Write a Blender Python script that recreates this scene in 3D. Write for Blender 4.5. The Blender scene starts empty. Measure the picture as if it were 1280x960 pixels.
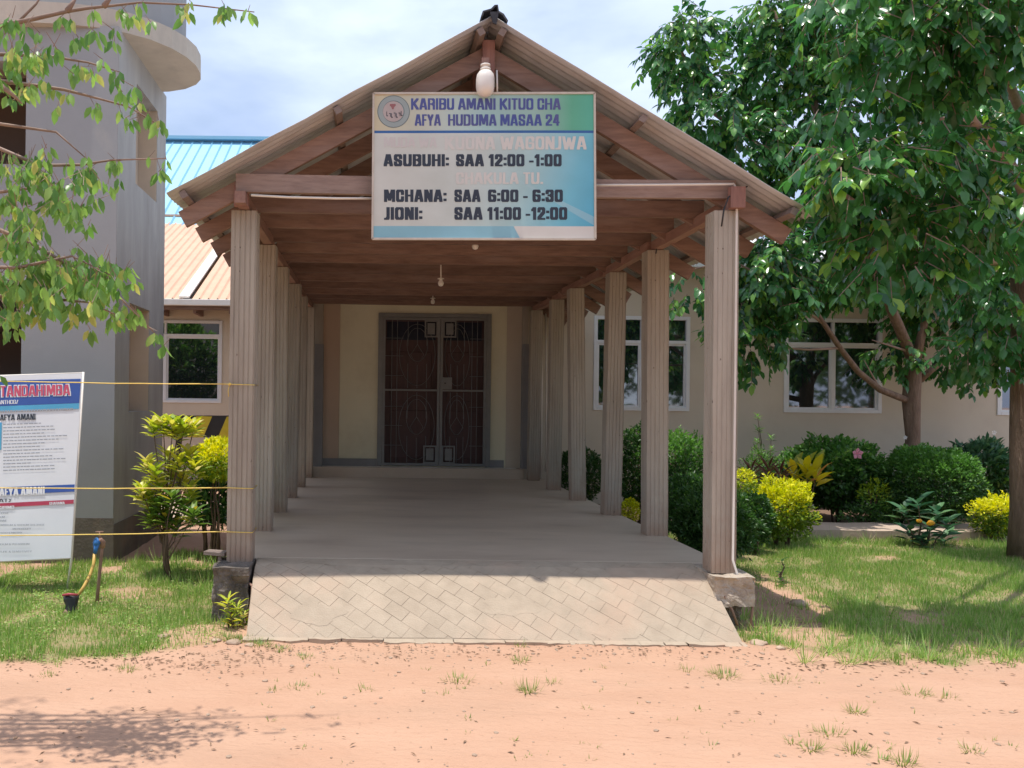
import bpy, bmesh, math, random
import numpy as np
from mathutils import Vector, Matrix, noise as mn

random.seed(7)
rng = np.random.default_rng(11)
sc = bpy.context.scene
col = sc.collection
R = math.radians

# ------------------------------------------------------------------ camera
F = 1000.0; PX, PY = 464.0, 499.0; EYE = 1.55; ROLL = R(0.7)
cs, sn = math.cos(ROLL), math.sin(ROLL)
cam_d = bpy.data.cameras.new("camera"); cam = bpy.data.objects.new("camera", cam_d); col.objects.link(cam)
cam_d.sensor_width = 36; cam_d.lens = 36 * F / 1280
cam_d.shift_x = (640 - PX) / 1280; cam_d.shift_y = (PY - 480) / 1280
cam_d.clip_end = 2000; cam_d.clip_start = 0.05
cam.matrix_world = Matrix.Translation((0, 0, EYE)) @ Matrix.Rotation(R(90), 4, 'X') @ Matrix.Rotation(ROLL, 4, 'Z')
sc.camera = cam

def P(px, py, D):
    """point at depth D seen at photo pixel px,py"""
    dx, dy = px - PX, py - PY
    return Vector(((dx * cs + dy * sn) * D / F, D, EYE - (dy * cs - dx * sn) * D / F))

# ------------------------------------------------------------------ world, sun, exposure
SUN = Vector((-0.13, -0.045, 1.0)).normalized()
w = bpy.data.worlds.new("World"); sc.world = w; w.use_nodes = True
nt = w.node_tree; N = nt.nodes; L = nt.links
bg = N["Background"]; bg.inputs[1].default_value = 0.15
sky = N.new("ShaderNodeTexSky"); sky.sky_type = 'NISHITA'; sky.sun_disc = False
sky.sun_elevation = math.asin(SUN.z); sky.sun_rotation = math.atan2(SUN.x, SUN.y)
sky.air_density = 1.0; sky.dust_density = 1.5
tc = N.new("ShaderNodeTexCoord")
mp = N.new("ShaderNodeMapping"); mp.inputs['Scale'].default_value = (1, 1, 2.6); mp.inputs['Location'].default_value = (0.35, 0.1, 0.27)
n1 = N.new("ShaderNodeTexNoise"); n1.inputs['Scale'].default_value = 2.6; n1.inputs['Detail'].default_value = 8; n1.inputs['Roughness'].default_value = 0.52
r1 = N.new("ShaderNodeValToRGB"); r1.color_ramp.elements[0].position = 0.30; r1.color_ramp.elements[1].position = 0.62; r1.color_ramp.elements[0].color = (.3, .3, .3, 1)
n2 = N.new("ShaderNodeTexNoise"); n2.inputs['Scale'].default_value = 3.4; n2.inputs['Detail'].default_value = 5
r2 = N.new("ShaderNodeValToRGB"); r2.color_ramp.elements[0].position = 0.35; r2.color_ramp.elements[1].position = 0.62
r2.color_ramp.elements[0].color = (3.7, 4.5, 6.7, 1); r2.color_ramp.elements[1].color = (5.6, 6.4, 7.7, 1)
mx = N.new("ShaderNodeMixRGB")
sf = N.new("ShaderNodeMixRGB"); sf.blend_type = 'MULTIPLY'; sf.inputs[0].default_value = 1.0; sf.inputs[2].default_value = (1.1, 1.05, 1.0, 1)
L.new(tc.outputs['Generated'], mp.inputs[0]); L.new(mp.outputs[0], n1.inputs['Vector']); L.new(mp.outputs[0], n2.inputs['Vector'])
L.new(n1.outputs[0], r1.inputs[0]); L.new(n2.outputs[0], r2.inputs[0])
L.new(sky.outputs[0], sf.inputs[1]); L.new(r1.outputs[0], mx.inputs[0]); L.new(sf.outputs[0], mx.inputs[1]); L.new(r2.outputs[0], mx.inputs[2])
L.new(mx.outputs[0], bg.inputs[0])
sd = bpy.data.lights.new("sun", 'SUN'); so = bpy.data.objects.new("sun", sd); col.objects.link(so)
sd.energy = 4.0; sd.angle = R(0.53); sd.color = (1.0, 0.955, 0.88)
so.rotation_euler = SUN.to_track_quat('Z', 'Y').to_euler()
sc.view_settings.view_transform = 'Standard'; sc.view_settings.look = 'None'
sc.view_settings.exposure = 0.22; sc.view_settings.gamma = 1.0
try:
    sc.cycles.max_bounces = 8; sc.cycles.diffuse_bounces = 5; sc.cycles.transparent_max_bounces = 8
    sc.cycles.use_denoising = True
    sc.cycles.sample_clamp_indirect = 6
except Exception: pass

# ------------------------------------------------------------------ materials
def mat(name, c1, c2=None, rough=0.8, scale=6.0, bump=0.0, bscale=40.0, stretch=(1, 1, 1), stain=None, sscale=1.2,
        samt=0.6, metallic=0.0, rnd=0.0, spec=None, coords='Object', detail=6, bdist=0.01, spos=(0.5, 0.7)):
    m = bpy.data.materials.new(name); m.use_nodes = True
    n = m.node_tree.nodes; l = m.node_tree.links; b = n["Principled BSDF"]
    b.inputs['Roughness'].default_value = rough; b.inputs['Metallic'].default_value = metallic
    if spec is not None: b.inputs['Specular IOR Level'].default_value = spec
    t = n.new("ShaderNodeTexCoord"); mpn = n.new("ShaderNodeMapping"); mpn.inputs['Scale'].default_value = stretch
    if rnd:
        oi0 = n.new("ShaderNodeObjectInfo"); m0 = n.new("ShaderNodeMath"); m0.operation = 'MULTIPLY'; m0.inputs[1].default_value = 37.0 if name != 'cement_paving' else 0.0; va = n.new("ShaderNodeVectorMath")
        l.new(oi0.outputs['Random'], m0.inputs[0]); l.new(t.outputs[coords], va.inputs[0]); l.new(m0.outputs[0], va.inputs[1]); l.new(va.outputs[0], mpn.inputs[0])
    else: l.new(t.outputs[coords], mpn.inputs[0])
    if c2 is None: c2 = tuple(x * 0.8 for x in c1)
    no = n.new("ShaderNodeTexNoise"); no.inputs['Scale'].default_value = scale; no.inputs['Detail'].default_value = detail; no.inputs['Roughness'].default_value = 0.62
    l.new(mpn.outputs[0], no.inputs['Vector'])
    ra = n.new("ShaderNodeValToRGB"); ra.color_ramp.elements[0].position = 0.3; ra.color_ramp.elements[1].position = 0.7
    ra.color_ramp.elements[0].color = (*c2, 1); ra.color_ramp.elements[1].color = (*c1, 1)
    l.new(no.outputs[0], ra.inputs[0]); out = ra.outputs[0]
    if stain:
        ns = n.new("ShaderNodeTexNoise"); ns.inputs['Scale'].default_value = sscale; ns.inputs['Detail'].default_value = 7; ns.inputs['Roughness'].default_value = 0.65
        l.new(mpn.outputs[0], ns.inputs['Vector'])
        rs = n.new("ShaderNodeValToRGB"); rs.color_ramp.elements[0].position = spos[0]; rs.color_ramp.elements[1].position = spos[1]
        rs.color_ramp.elements[1].color = (samt, samt, samt, 1)
        l.new(ns.outputs[0], rs.inputs[0])
        mi = n.new("ShaderNodeMixRGB"); l.new(rs.outputs[0], mi.inputs[0]); l.new(out, mi.inputs[1]); mi.inputs[2].default_value = (*stain, 1)
        out = mi.outputs[0]
    if rnd:
        oi = n.new("ShaderNodeObjectInfo"); hs = n.new("ShaderNodeHueSaturation"); mr = n.new("ShaderNodeMapRange")
        mr.inputs['To Min'].default_value = 1 - rnd; mr.inputs['To Max'].default_value = 1 + rnd
        l.new(oi.outputs['Random'], mr.inputs[0]); l.new(mr.outputs[0], hs.inputs['Value']); l.new(out, hs.inputs['Color']); out = hs.outputs[0]
    l.new(out, b.inputs['Base Color'])
    if bump:
        nb = n.new("ShaderNodeTexNoise"); nb.inputs['Scale'].default_value = bscale; nb.inputs['Detail'].default_value = 5
        l.new(mpn.outputs[0], nb.inputs['Vector'])
        bp = n.new("ShaderNodeBump"); bp.inputs['Strength'].default_value = bump; bp.inputs['Distance'].default_value = bdist
        l.new(nb.outputs[0], bp.inputs['Height']); l.new(bp.outputs[0], b.inputs['Normal'])
    m['_b'] = 1
    return m

def leafmat(name, ca, cb, cc=None, rough=0.38, trans=0.35, accent=None):
    """foliage: colour from a per-leaf tint, plus light coming through the blade"""
    m = bpy.data.materials.new(name); m.use_nodes = True
    n = m.node_tree.nodes; l = m.node_tree.links; b = n["Principled BSDF"]; o = n["Material Output"]
    at = n.new("ShaderNodeAttribute"); at.attribute_name = 'tint'
    oi = n.new("ShaderNodeObjectInfo"); ad = n.new("ShaderNodeMath"); ad.operation = 'ADD'
    fr = n.new("ShaderNodeMath"); fr.operation = 'FRACT'
    l.new(at.outputs['Fac'], ad.inputs[0]); l.new(oi.outputs['Random'], ad.inputs[1]); l.new(ad.outputs[0], fr.inputs[0])
    ra = n.new("ShaderNodeValToRGB"); e = ra.color_ramp.elements
    e[0].position = 0.0; e[0].color = (*ca, 1); e[1].position = 0.85; e[1].color = (*cb, 1)
    if cc:
        q = e.new(0.93); q.color = (*cc, 1)
    l.new(fr.outputs[0], ra.inputs[0])
    l.new(ra.outputs[0], b.inputs['Base Color'])
    b.inputs['Roughness'].default_value = rough
    tr = n.new("ShaderNodeBsdfTranslucent")
    hs = n.new("ShaderNodeHueSaturation"); hs.inputs['Value'].default_value = 1.6; hs.inputs['Saturation'].default_value = 1.1; hs.inputs['Hue'].default_value = 0.495
    l.new(ra.outputs[0], hs.inputs['Color']); l.new(hs.outputs[0], tr.inputs[0])
    ms = n.new("ShaderNodeMixShader"); ms.inputs[0].default_value = trans
    l.new(b.outputs[0], ms.inputs[1]); l.new(tr.outputs[0], ms.inputs[2]); l.new(ms.outputs[0], o.inputs[0])
    return m

M = {}
M['wood'] = mat('red_brown_timber', (0.28, 0.175, 0.13), (0.16, 0.095, 0.072), 0.75, 7, 0.35, 60, (0.6, 4, 4), stain=(0.28, 0.20, 0.17), samt=0.75, sscale=2.0, rnd=0.28, bdist=0.004)
M['woodgrey'] = mat('sun_greyed_timber', (0.36, 0.26, 0.215), (0.24, 0.165, 0.135), 0.8, 9, 0.4, 60, (0.6, 4, 4), stain=(0.22, 0.145, 0.12), samt=0.7, sscale=3, rnd=0.08, bdist=0.004)
M['woodY'] = mat('red_brown_timber_long', (0.38, 0.225, 0.17), (0.25, 0.135, 0.11), 0.75, 7, 0.35, 60, (4, 0.6, 4), stain=(0.32, 0.23, 0.19), samt=0.6, sscale=2.5, rnd=0.12, bdist=0.004)
M['woodZ'] = mat('red_brown_timber_post', (0.34, 0.17, 0.13), (0.2, 0.10, 0.08), 0.75, 7, 0.35, 60, (4, 4, 0.6), rnd=0.12, bdist=0.004)
M['column'] = mat('weathered_concrete_column', (0.455, 0.415, 0.345), (0.36, 0.32, 0.262), 0.9, 9, 0.6, 70, (1, 1, 0.16), stain=(0.24, 0.20, 0.165), samt=0.6, sscale=2.8, rnd=0.06, bdist=0.006)
def splash(m):
    n = m.node_tree.nodes; l = m.node_tree.links; b = n["Principled BSDF"]; src = b.inputs['Base Color'].links[0].from_socket
    t = n.new("ShaderNodeTexCoord"); sp = n.new("ShaderNodeSeparateXYZ"); l.new(t.outputs['Object'], sp.inputs[0])
    no = n.new("ShaderNodeTexNoise"); no.inputs['Scale'].default_value = 9; no.inputs['Detail'].default_value = 6; l.new(t.outputs['Object'], no.inputs['Vector'])
    ma = n.new("ShaderNodeMath"); ma.operation = 'MULTIPLY_ADD'; ma.inputs[1].default_value = -0.55; l.new(no.outputs[0], ma.inputs[0]); l.new(sp.outputs[2], ma.inputs[2])
    mr = n.new("ShaderNodeMapRange"); mr.inputs['From Min'].default_value = SPLZ - 0.30; mr.inputs['From Max'].default_value = SPLZ + 0.10; mr.inputs['To Min'].default_value = 0.75; mr.inputs['To Max'].default_value = 0.0; l.new(ma.outputs[0], mr.inputs[0])
    mi = n.new("ShaderNodeMixRGB"); l.new(mr.outputs[0], mi.inputs[0]); l.new(src, mi.inputs[1]); mi.inputs[2].default_value = (0.33, 0.215, 0.15, 1)
    # dark pits in rows
    mp2 = n.new("ShaderNodeMapping"); mp2.inputs['Scale'].default_value = (1, 1, .45); l.new(t.outputs['Object'], mp2.inputs[0])
    v = n.new("ShaderNodeTexNoise"); v.inputs['Scale'].default_value = 38; v.inputs['Detail'].default_value = 2; l.new(mp2.outputs[0], v.inputs['Vector'])
    rv = n.new("ShaderNodeValToRGB"); rv.color_ramp.elements[0].position = 0.70; rv.color_ramp.elements[1].position = 0.74; rv.color_ramp.elements[1].color = (.8, .8, .8, 1); l.new(v.outputs[0], rv.inputs[0])
    m2 = n.new("ShaderNodeMixRGB"); l.new(rv.outputs[0], m2.inputs[0]); l.new(mi.outputs[0], m2.inputs[1]); m2.inputs[2].default_value = (0.10, 0.075, 0.06, 1)
    l.new(m2.outputs[0], b.inputs['Base Color'])
SPLZ = 0.0
splash(M['column'])
M['slab'] = mat('worn_cement_floor', (0.62, 0.50, 0.385), (0.50, 0.40, 0.305), 0.45, 3, 0.3, 60, (0.5, 1.6, 1), stain=(0.35, 0.265, 0.20), samt=0.7, sscale=1.5, bdist=0.004)
M['paver'] = mat('cement_paving', (0.45, 0.365, 0.275), (0.365, 0.29, 0.215), 0.9, 7, 0.6, 90, stain=(0.46, 0.32, 0.23), samt=0.6, sscale=1.8, rnd=0.035, coords='Object', bdist=0.004)
M['joint'] = mat('paving_joint', (0.44, 0.36, 0.27), (0.28, 0.215, 0.16), 0.95, 2.2, 0.4, 80)
M['rubble'] = mat('broken_concrete', (0.56, 0.48, 0.38), (0.34, 0.27, 0.21), 0.95, 9, 1.0, 30, stain=(0.10, 0.08, 0.06), samt=0.8, sscale=6, bdist=0.03, spos=(.6, .72))
M['rubbleshade'] = mat('shaded_broken_concrete', (0.24, 0.20, 0.17), (0.10, 0.085, 0.07), 0.95, 9, 1.0, 30, stain=(0.04, 0.035, 0.03), samt=0.8, sscale=5, bdist=0.03)  # dark copy of the broken concrete, shadow put into its colour
M['sheet'] = mat('weathered_galvanised_sheet', (0.56, 0.565, 0.57), (0.42, 0.42, 0.43), 0.55, 5, 0.15, 30, (0.5, 3, 1), stain=(0.32, 0.25, 0.20), samt=0.5, sscale=2.2, metallic=0.1, rnd=0.08)
M['cap'] = mat('black_bitumen_cap', (0.035, 0.035, 0.045), (0.02, 0.02, 0.025), 0.7, 8, 0.4, 30)
M['cream'] = mat('cream_wall_paint', (0.80, 0.76, 0.56), (0.76, 0.72, 0.53), 0.85, 2, 0.15, 120, stain=(0.52, 0.46, 0.30), samt=0.35, sscale=1.3, bdist=0.003)
M['peach'] = mat('peach_wall_band', (0.60, 0.46, 0.34), (0.55, 0.42, 0.31), 0.85, 2, 0.15, 120, bdist=0.003)
M['beige'] = mat('beige_wall_paint', (0.62, 0.55, 0.44), (0.58, 0.51, 0.41), 0.88, 1.6, 0.25, 90, stain=(0.44, 0.37, 0.29), samt=0.35, sscale=0.9, bdist=0.003)
M['greyskirt'] = mat('grey_skirting_paint', (0.27, 0.27, 0.27), (0.23, 0.23, 0.23), 0.7, 5, 0.2, 50)
M['steel'] = mat('grey_painted_steel', (0.23, 0.235, 0.23), (0.19, 0.195, 0.19), 0.45, 9, 0.1, 60, metallic=0.2)
M['door'] = mat('dark_red_door_wood', (0.105, 0.05, 0.045), (0.06, 0.03, 0.03), 0.5, 6, 0.2, 40, (4, 4, 0.5))
M['doorglass'] = mat('dark_blue_door_glass', (0.03, 0.035, 0.06), (0.02, 0.025, 0.04), 0.15)
M['white'] = mat('white_aluminium', (0.74, 0.76, 0.77), (0.68, 0.70, 0.71), 0.45, 5)
M['offwhite'] = mat('offwhite_plastic', (0.78, 0.73, 0.66), (0.70, 0.65, 0.58), 0.5, 5)
M['lamp'] = mat('opal_lamp_glass', (0.80, 0.76, 0.70), (0.74, 0.70, 0.64), 0.35, 3)
M['tower'] = mat('blue_grey_render', (0.335, 0.34, 0.345), (0.295, 0.30, 0.305), 0.85, 1.5, 0.2, 70, stain=(0.44, 0.41, 0.37), samt=0.6, sscale=0.9, bdist=0.004, spos=(0.58, 0.72))
M['towerside'] = mat('pale_grey_render', (0.42, 0.40, 0.375), (0.30, 0.285, 0.27), 0.85, 3.0, 0.3, 70, (1, 1, 0.22), stain=(0.22, 0.205, 0.19), samt=0.6, sscale=2.2, bdist=0.004)
M['tan'] = mat('tan_cement', (0.62, 0.50, 0.38), (0.54, 0.43, 0.33), 0.88, 3, 0.25, 60, stain=(0.42, 0.34, 0.27), samt=0.5, sscale=2, bdist=0.004)
M['tanrim'] = mat('pale_cement_rim', (0.55, 0.485, 0.40), (0.47, 0.41, 0.34), 0.88, 4, 0.3, 60, (1, 1, 0.5), stain=(0.34, 0.30, 0.26), samt=0.5, sscale=3, bdist=0.004)
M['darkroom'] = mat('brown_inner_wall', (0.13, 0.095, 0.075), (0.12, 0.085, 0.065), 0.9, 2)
M['dirtwall'] = mat('splash_stained_render', (0.19, 0.165, 0.14), (0.11, 0.09, 0.075), 0.95, 3, 0.4, 50, stain=(0.24, 0.16, 0.11), samt=0.6, sscale=2.5)
M['orange'] = mat('orange_brown_sheet', (0.66, 0.41, 0.27), (0.58, 0.35, 0.23), 0.55, 4, 0.0, stain=(0.50, 0.32, 0.22), samt=0.4, sscale=1.2)
M['paleflash'] = mat('pale_flashing', (0.80, 0.75, 0.70), (0.72, 0.67, 0.62), 0.6, 4)
M['blue'] = mat('light_blue_sheet', (0.27, 0.53, 0.69), (0.24, 0.49, 0.64), 0.5, 2)
M['whitesheet'] = mat('white_sheet', (0.75, 0.74, 0.72), (0.68, 0.67, 0.65), 0.5, 3)
M['rope'] = mat('yellow_twine', (0.85, 0.62, 0.16), (0.75, 0.52, 0.12), 0.7, 40)
M['hose'] = mat('yellow_hose', (0.66, 0.42, 0.10), (0.55, 0.34, 0.08), 0.45, 20)
M['bluetap'] = mat('blue_plastic_tape', (0.03, 0.19, 0.50), (0.02, 0.12, 0.36), 0.45, 30, 0.5, 60)
M['rust'] = mat('rusty_pipe', (0.38, 0.235, 0.17), (0.24, 0.14, 0.10), 0.8, 20, 0.4, 90)
M['black'] = mat('black_rubber', (0.035, 0.033, 0.035), (0.025, 0.023, 0.025), 0.5, 10)
M['redplast'] = mat('red_plastic', (0.42, 0.05, 0.07), (0.3, 0.03, 0.05), 0.5, 10)
M['yellowp'] = mat('yellow_paint', (0.65, 0.50, 0.04), (0.55, 0.42, 0.03), 0.6, 10)
M['bark'] = mat('brown_bark', (0.25, 0.17, 0.125), (0.13, 0.085, 0.06), 0.95, 8, 0.9, 30, (2, 2, 0.5), bdist=0.02)
M['twig'] = mat('pinkish_twig', (0.34, 0.24, 0.19), (0.22, 0.15, 0.115), 0.9, 10)
M['stem'] = mat('brown_stem', (0.17, 0.11, 0.075), (0.10, 0.07, 0.045), 0.9, 10)
M['path'] = mat('sunbleached_cement_path', (0.52, 0.40, 0.31), (0.45, 0.34, 0.26), 0.9, 3, 0.3, 40)
M['stone'] = mat('pale_stone', (0.50, 0.37, 0.27), (0.36, 0.24, 0.17), 0.9, 12, 0.5, 40, rnd=0.2)
M['debris'] = mat('dry_leaf_litter', (0.27, 0.17, 0.10), (0.16, 0.10, 0.065), 0.9, 12)
M['ink'] = mat('dark_slate_ink', (0.032, 0.042, 0.062), (0.028, 0.036, 0.055), 0.5, 5)
M['fade'] = mat('faded_pale_ink', (0.68, 0.64, 0.58), (0.60, 0.60, 0.565), 0.5, 8)
M['wood2'] = mat('grey_weathered_plank', (0.27, 0.21, 0.18), (0.19, 0.14, 0.12), 0.8, 8, 0.4, 50, (0.5, 4, 4))

L_tree = leafmat('glossy_green_leaf', (0.022, 0.095, 0.034), (0.085, 0.25, 0.06), (0.24, 0.43, 0.07), 0.25, 0.34)
L_tree2 = leafmat('deep_green_leaf', (0.022, 0.088, 0.034), (0.075, 0.215, 0.055), (0.18, 0.36, 0.07), 0.24, 0.32)
L_left = leafmat('drooping_green_leaf', (0.10, 0.23, 0.055), (0.27, 0.45, 0.12), (0.44, 0.46, 0.14), 0.36, 0.45)
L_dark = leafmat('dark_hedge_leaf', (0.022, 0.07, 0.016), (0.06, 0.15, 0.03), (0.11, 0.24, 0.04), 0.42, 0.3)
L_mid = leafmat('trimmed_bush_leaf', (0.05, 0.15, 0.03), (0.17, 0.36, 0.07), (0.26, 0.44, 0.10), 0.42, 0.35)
L_yel = leafmat('yellow_shrub_leaf', (0.44, 0.50, 0.02), (0.80, 0.76, 0.03), (0.82, 0.78, 0.05), 0.5, 0.35)
L_yelgr = leafmat('yellow_green_shrub_leaf', (0.12, 0.24, 0.025), (0.38, 0.48, 0.03), (0.6, 0.58, 0.05), 0.5, 0.35)
L_yelgr2 = leafmat('shaded_yellow_shrub_leaf', (0.06, 0.14, 0.02), (0.22, 0.32, 0.03), (0.45, 0.48, 0.04), 0.5, 0.35)  # darker copy for the low leaves, shade put into their colour
L_crot = leafmat('croton_leaf', (0.22, 0.36, 0.045), (0.66, 0.64, 0.08), (0.70, 0.62, 0.25), 0.4, 0.35)
L_crotlow = leafmat('croton_green_leaf', (0.07, 0.16, 0.03), (0.20, 0.30, 0.05), (0.45, 0.38, 0.06), 0.4, 0.3)
L_ycr = leafmat('yellow_croton_leaf', (0.30, 0.34, 0.03), (0.72, 0.62, 0.05), (0.7, 0.35, 0.12), 0.35, 0.4)
L_red = leafmat('maroon_strap_leaf', (0.10, 0.035, 0.03), (0.20, 0.09, 0.06), (0.3, 0.25, 0.12), 0.45, 0.3)
L_big = leafmat('blue_green_broad_leaf', (0.03, 0.10, 0.05), (0.08, 0.19, 0.09), (0.14, 0.28, 0.12), 0.35, 0.25)
L_grass = leafmat('grass_blade', (0.17, 0.32, 0.065), (0.34, 0.48, 0.13), (0.56, 0.50, 0.27), 0.55, 0.4)
L_weed = leafmat('weed_blade', (0.13, 0.22, 0.05), (0.28, 0.34, 0.09), (0.45, 0.38, 0.18), 0.55, 0.35)
L_back = leafmat('far_tree_leaf', (0.03, 0.08, 0.02), (0.08, 0.17, 0.035), None, 0.6, 0.25)
M['petal'] = leafmat('pink_petal', (0.75, 0.22, 0.38), (0.8, 0.35, 0.48), None, 0.5, 0.3)
M['fruit'] = mat('orange_bloom', (0.85, 0.42, 0.02), (0.75, 0.34, 0.02), 0.5, 10)
M['wflower'] = mat('white_bloom', (0.8, 0.78, 0.76), None, 0.5, 10)

def glassmat():
    m = bpy.data.materials.new('tinted_window_glass'); m.use_nodes = True
    b = m.node_tree.nodes["Principled BSDF"]
    b.inputs['Base Color'].default_value = (0.012, 0.018, 0.02, 1); b.inputs['Roughness'].default_value = 0.03
    b.inputs['Specular IOR Level'].default_value = 1.0; b.inputs['IOR'].default_value = 2.1
    n = m.node_tree.nodes; l = m.node_tree.links
    no = n.new("ShaderNodeTexNoise"); no.inputs['Scale'].default_value = 1.2; bp = n.new("ShaderNodeBump"); bp.inputs['Strength'].default_value = 0.08; bp.inputs['Distance'].default_value = 0.02
    t = n.new("ShaderNodeTexCoord"); l.new(t.outputs['Object'], no.inputs['Vector']); l.new(no.outputs[0], bp.inputs['Height']); l.new(bp.outputs[0], b.inputs['Normal'])
    return m
M['glass'] = glassmat()

# ------------------------------------------------------------------ object helpers
def tag(o, label=None, cat=None, group=None, kind=None):
    if label: o['label'] = label
    if cat: o['category'] = cat
    if group: o['group'] = group
    if kind: o['kind'] = kind
    return o

def empty(name, loc, label, cat, group=None):
    o = bpy.data.objects.new(name, None); o.location = loc; o.empty_display_size = 0.1; col.objects.link(o)
    return tag(o, label, cat, group)

def origin(o):
    v = Vector((0, 0, 0))
    while o is not None:
        v += Vector(o.location); o = o.parent
    return v

class MB:
    def __init__(s): s.v = []; s.f = []
    def add(s, vs, fs):
        k = len(s.v); s.v += [tuple(x) for x in vs]; s.f += [tuple(i + k for i in f) for f in fs]; return s
    def box(s, a, b, jit=0):
        (x0, y0, z0), (x1, y1, z1) = a, b
        vs = [(x0, y0, z0), (x1, y0, z0), (x1, y1, z0), (x0, y1, z0), (x0, y0, z1), (x1, y0, z1), (x1, y1, z1), (x0, y1, z1)]
        if jit: vs = [(x + random.uniform(-jit, jit), y + random.uniform(-jit, jit), z + random.uniform(-jit, jit)) for x, y, z in vs]
        return s.add(vs, [(0, 3, 2, 1), (4, 5, 6, 7), (0, 1, 5, 4), (1, 2, 6, 5), (2, 3, 7, 6), (3, 0, 4, 7)])
    def beam(s, p, q, w_, h, up=(0, 0, 1), segs=1, bow=0.0):
        p, q = Vector(p), Vector(q); d = (q - p).normalized(); up = Vector(up)
        sx = d.cross(up).normalized(); u = sx.cross(d).normalized(); vs = []; fs = []
        for i in range(segs + 1):
            t = i / segs; c = p.lerp(q, t) + u * bow * math.sin(math.pi * t)
            for a, b in ((-1, -1), (1, -1), (1, 1), (-1, 1)): vs.append(c + sx * a * w_ / 2 + u * b * h / 2)
        for i in range(segs):
            k = i * 4
            for j in range(4): fs.append((k + j, k + (j + 1) % 4, k + 4 + (j + 1) % 4, k + 4 + j))
        fs.append((3, 2, 1, 0)); k = segs * 4; fs.append((k, k + 1, k + 2, k + 3))
        return s.add(vs, fs)
    def tube(s, pts, rad, n=6, cap=True):
        pts = [Vector(p) for p in pts]
        if not hasattr(rad, '__len__'): rad = [rad] * len(pts)
        vs = []; fs = []; ref = None
        for i, p in enumerate(pts):
            d = (pts[min(i + 1, len(pts) - 1)] - pts[max(i - 1, 0)])
            d = d.normalized() if d.length > 1e-9 else Vector((0, 0, 1))
            if ref is None: ref = Vector((1, 0, 0)) if abs(d.x) < 0.8 else Vector((0, 1, 0))
            a = d.cross(ref).normalized(); b = d.cross(a).normalized(); ref = -b.cross(d) if False else ref
            for j in range(n):
                t = 2 * math.pi * j / n; vs.append(p + (a * math.cos(t) + b * math.sin(t)) * rad[i])
        for i in range(len(pts) - 1):
            for j in range(n):
                fs.append((i * n + j, i * n + (j + 1) % n, (i + 1) * n + (j + 1) % n, (i + 1) * n + j))
        if cap: fs.append(tuple(range(n))[::-1]); fs.append(tuple((len(pts) - 1) * n + j for j in range(n)))
        return s.add(vs, fs)
    def lathe(s, c, prof, n=16, axis='z'):
        vs = []; fs = []
        for r, z in prof:
            for j in range(n):
                t = 2 * math.pi * j / n
                vs.append((c[0] + r * math.cos(t), c[1] + r * math.sin(t), c[2] + z) if axis == 'z' else (c[0] + r * math.cos(t), c[1] + z, c[2] + r * math.sin(t)))
        for i in range(len(prof) - 1):
            for j in range(n): fs.append((i * n + j, i * n + (j + 1) % n, (i + 1) * n + (j + 1) % n, (i + 1) * n + j))
        fs.append(tuple(range(n))[::-1]); fs.append(tuple((len(prof) - 1) * n + j for j in range(n)))
        return s.add(vs, fs)
    def rock(s, c, r, sq=0.6, sub=1, seed=0):
        bm = bmesh.new(); bmesh.ops.create_icosphere(bm, subdivisions=sub, radius=1)
        vs = []
        for v in bm.verts:
            k = 1 + 0.45 * mn.noise(v.co * 1.3 + Vector((seed * 3.7, seed, 0)))
            vs.append((c[0] + v.co.x * r * k, c[1] + v.co.y * r * k, c[2] + v.co.z * r * k * sq))
        fs = [tuple(v.index for v in f.verts) for f in bm.faces]; bm.free()
        return s.add(vs, fs)

def mesh_obj(name, vs, fs, m, parent=None, smooth=False):
    o0 = origin(parent) if parent is not None else Vector((0, 0, 0))
    me = bpy.data.meshes.new(name)
    me.from_pydata([(v[0] - o0.x, v[1] - o0.y, v[2] - o0.z) for v in vs], [], fs)
    me.materials.append(m)
    if smooth: me.polygons.foreach_set('use_smooth', [True] * len(me.polygons))
    me.update()
    o = bpy.data.objects.new(name, me); col.objects.link(o)
    if parent is not None: o.parent = parent
    return o

def part(name, mb, m, parent=None, smooth=False, bevel=0, solid=0, label=None, kind=None):
    o = mesh_obj(name, mb.v, mb.f, m, parent, smooth)
    bm = bmesh.new(); bm.from_mesh(o.data); bmesh.ops.recalc_face_normals(bm, faces=bm.faces); bm.to_mesh(o.data); bm.free()
    if bevel:
        b = o.modifiers.new('bevel', 'BEVEL'); b.width = bevel; b.segments = 2; b.limit_method = 'ANGLE'
    if solid:
        b = o.modifiers.new('solid', 'SOLIDIFY'); b.thickness = solid; b.offset = 0
    if label: o['label'] = label
    if kind: o['kind'] = kind
    return o

def single(name, mb, m, label, cat, loc=None, **k):
    """a thing that is one mesh, its origin at its base"""
    vs = np.array(mb.v); c = Vector(loc) if loc is not None else Vector(((vs[:, 0].min() + vs[:, 0].max()) / 2, (vs[:, 1].min() + vs[:, 1].max()) / 2, vs[:, 2].min()))
    mb.v = [(v[0] - c.x, v[1] - c.y, v[2] - c.z) for v in mb.v]
    o = part(name, mb, m, None, **k); o.location = c
    return tag(o, label, cat)

def child_copy(src, parent, loc, rot=(0, 0, 0), scale=(1, 1, 1)):
    c = src.copy(); c.parent = parent; c.location = loc; c.rotation_euler = rot; c.scale = scale; col.objects.link(c); return c

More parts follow.
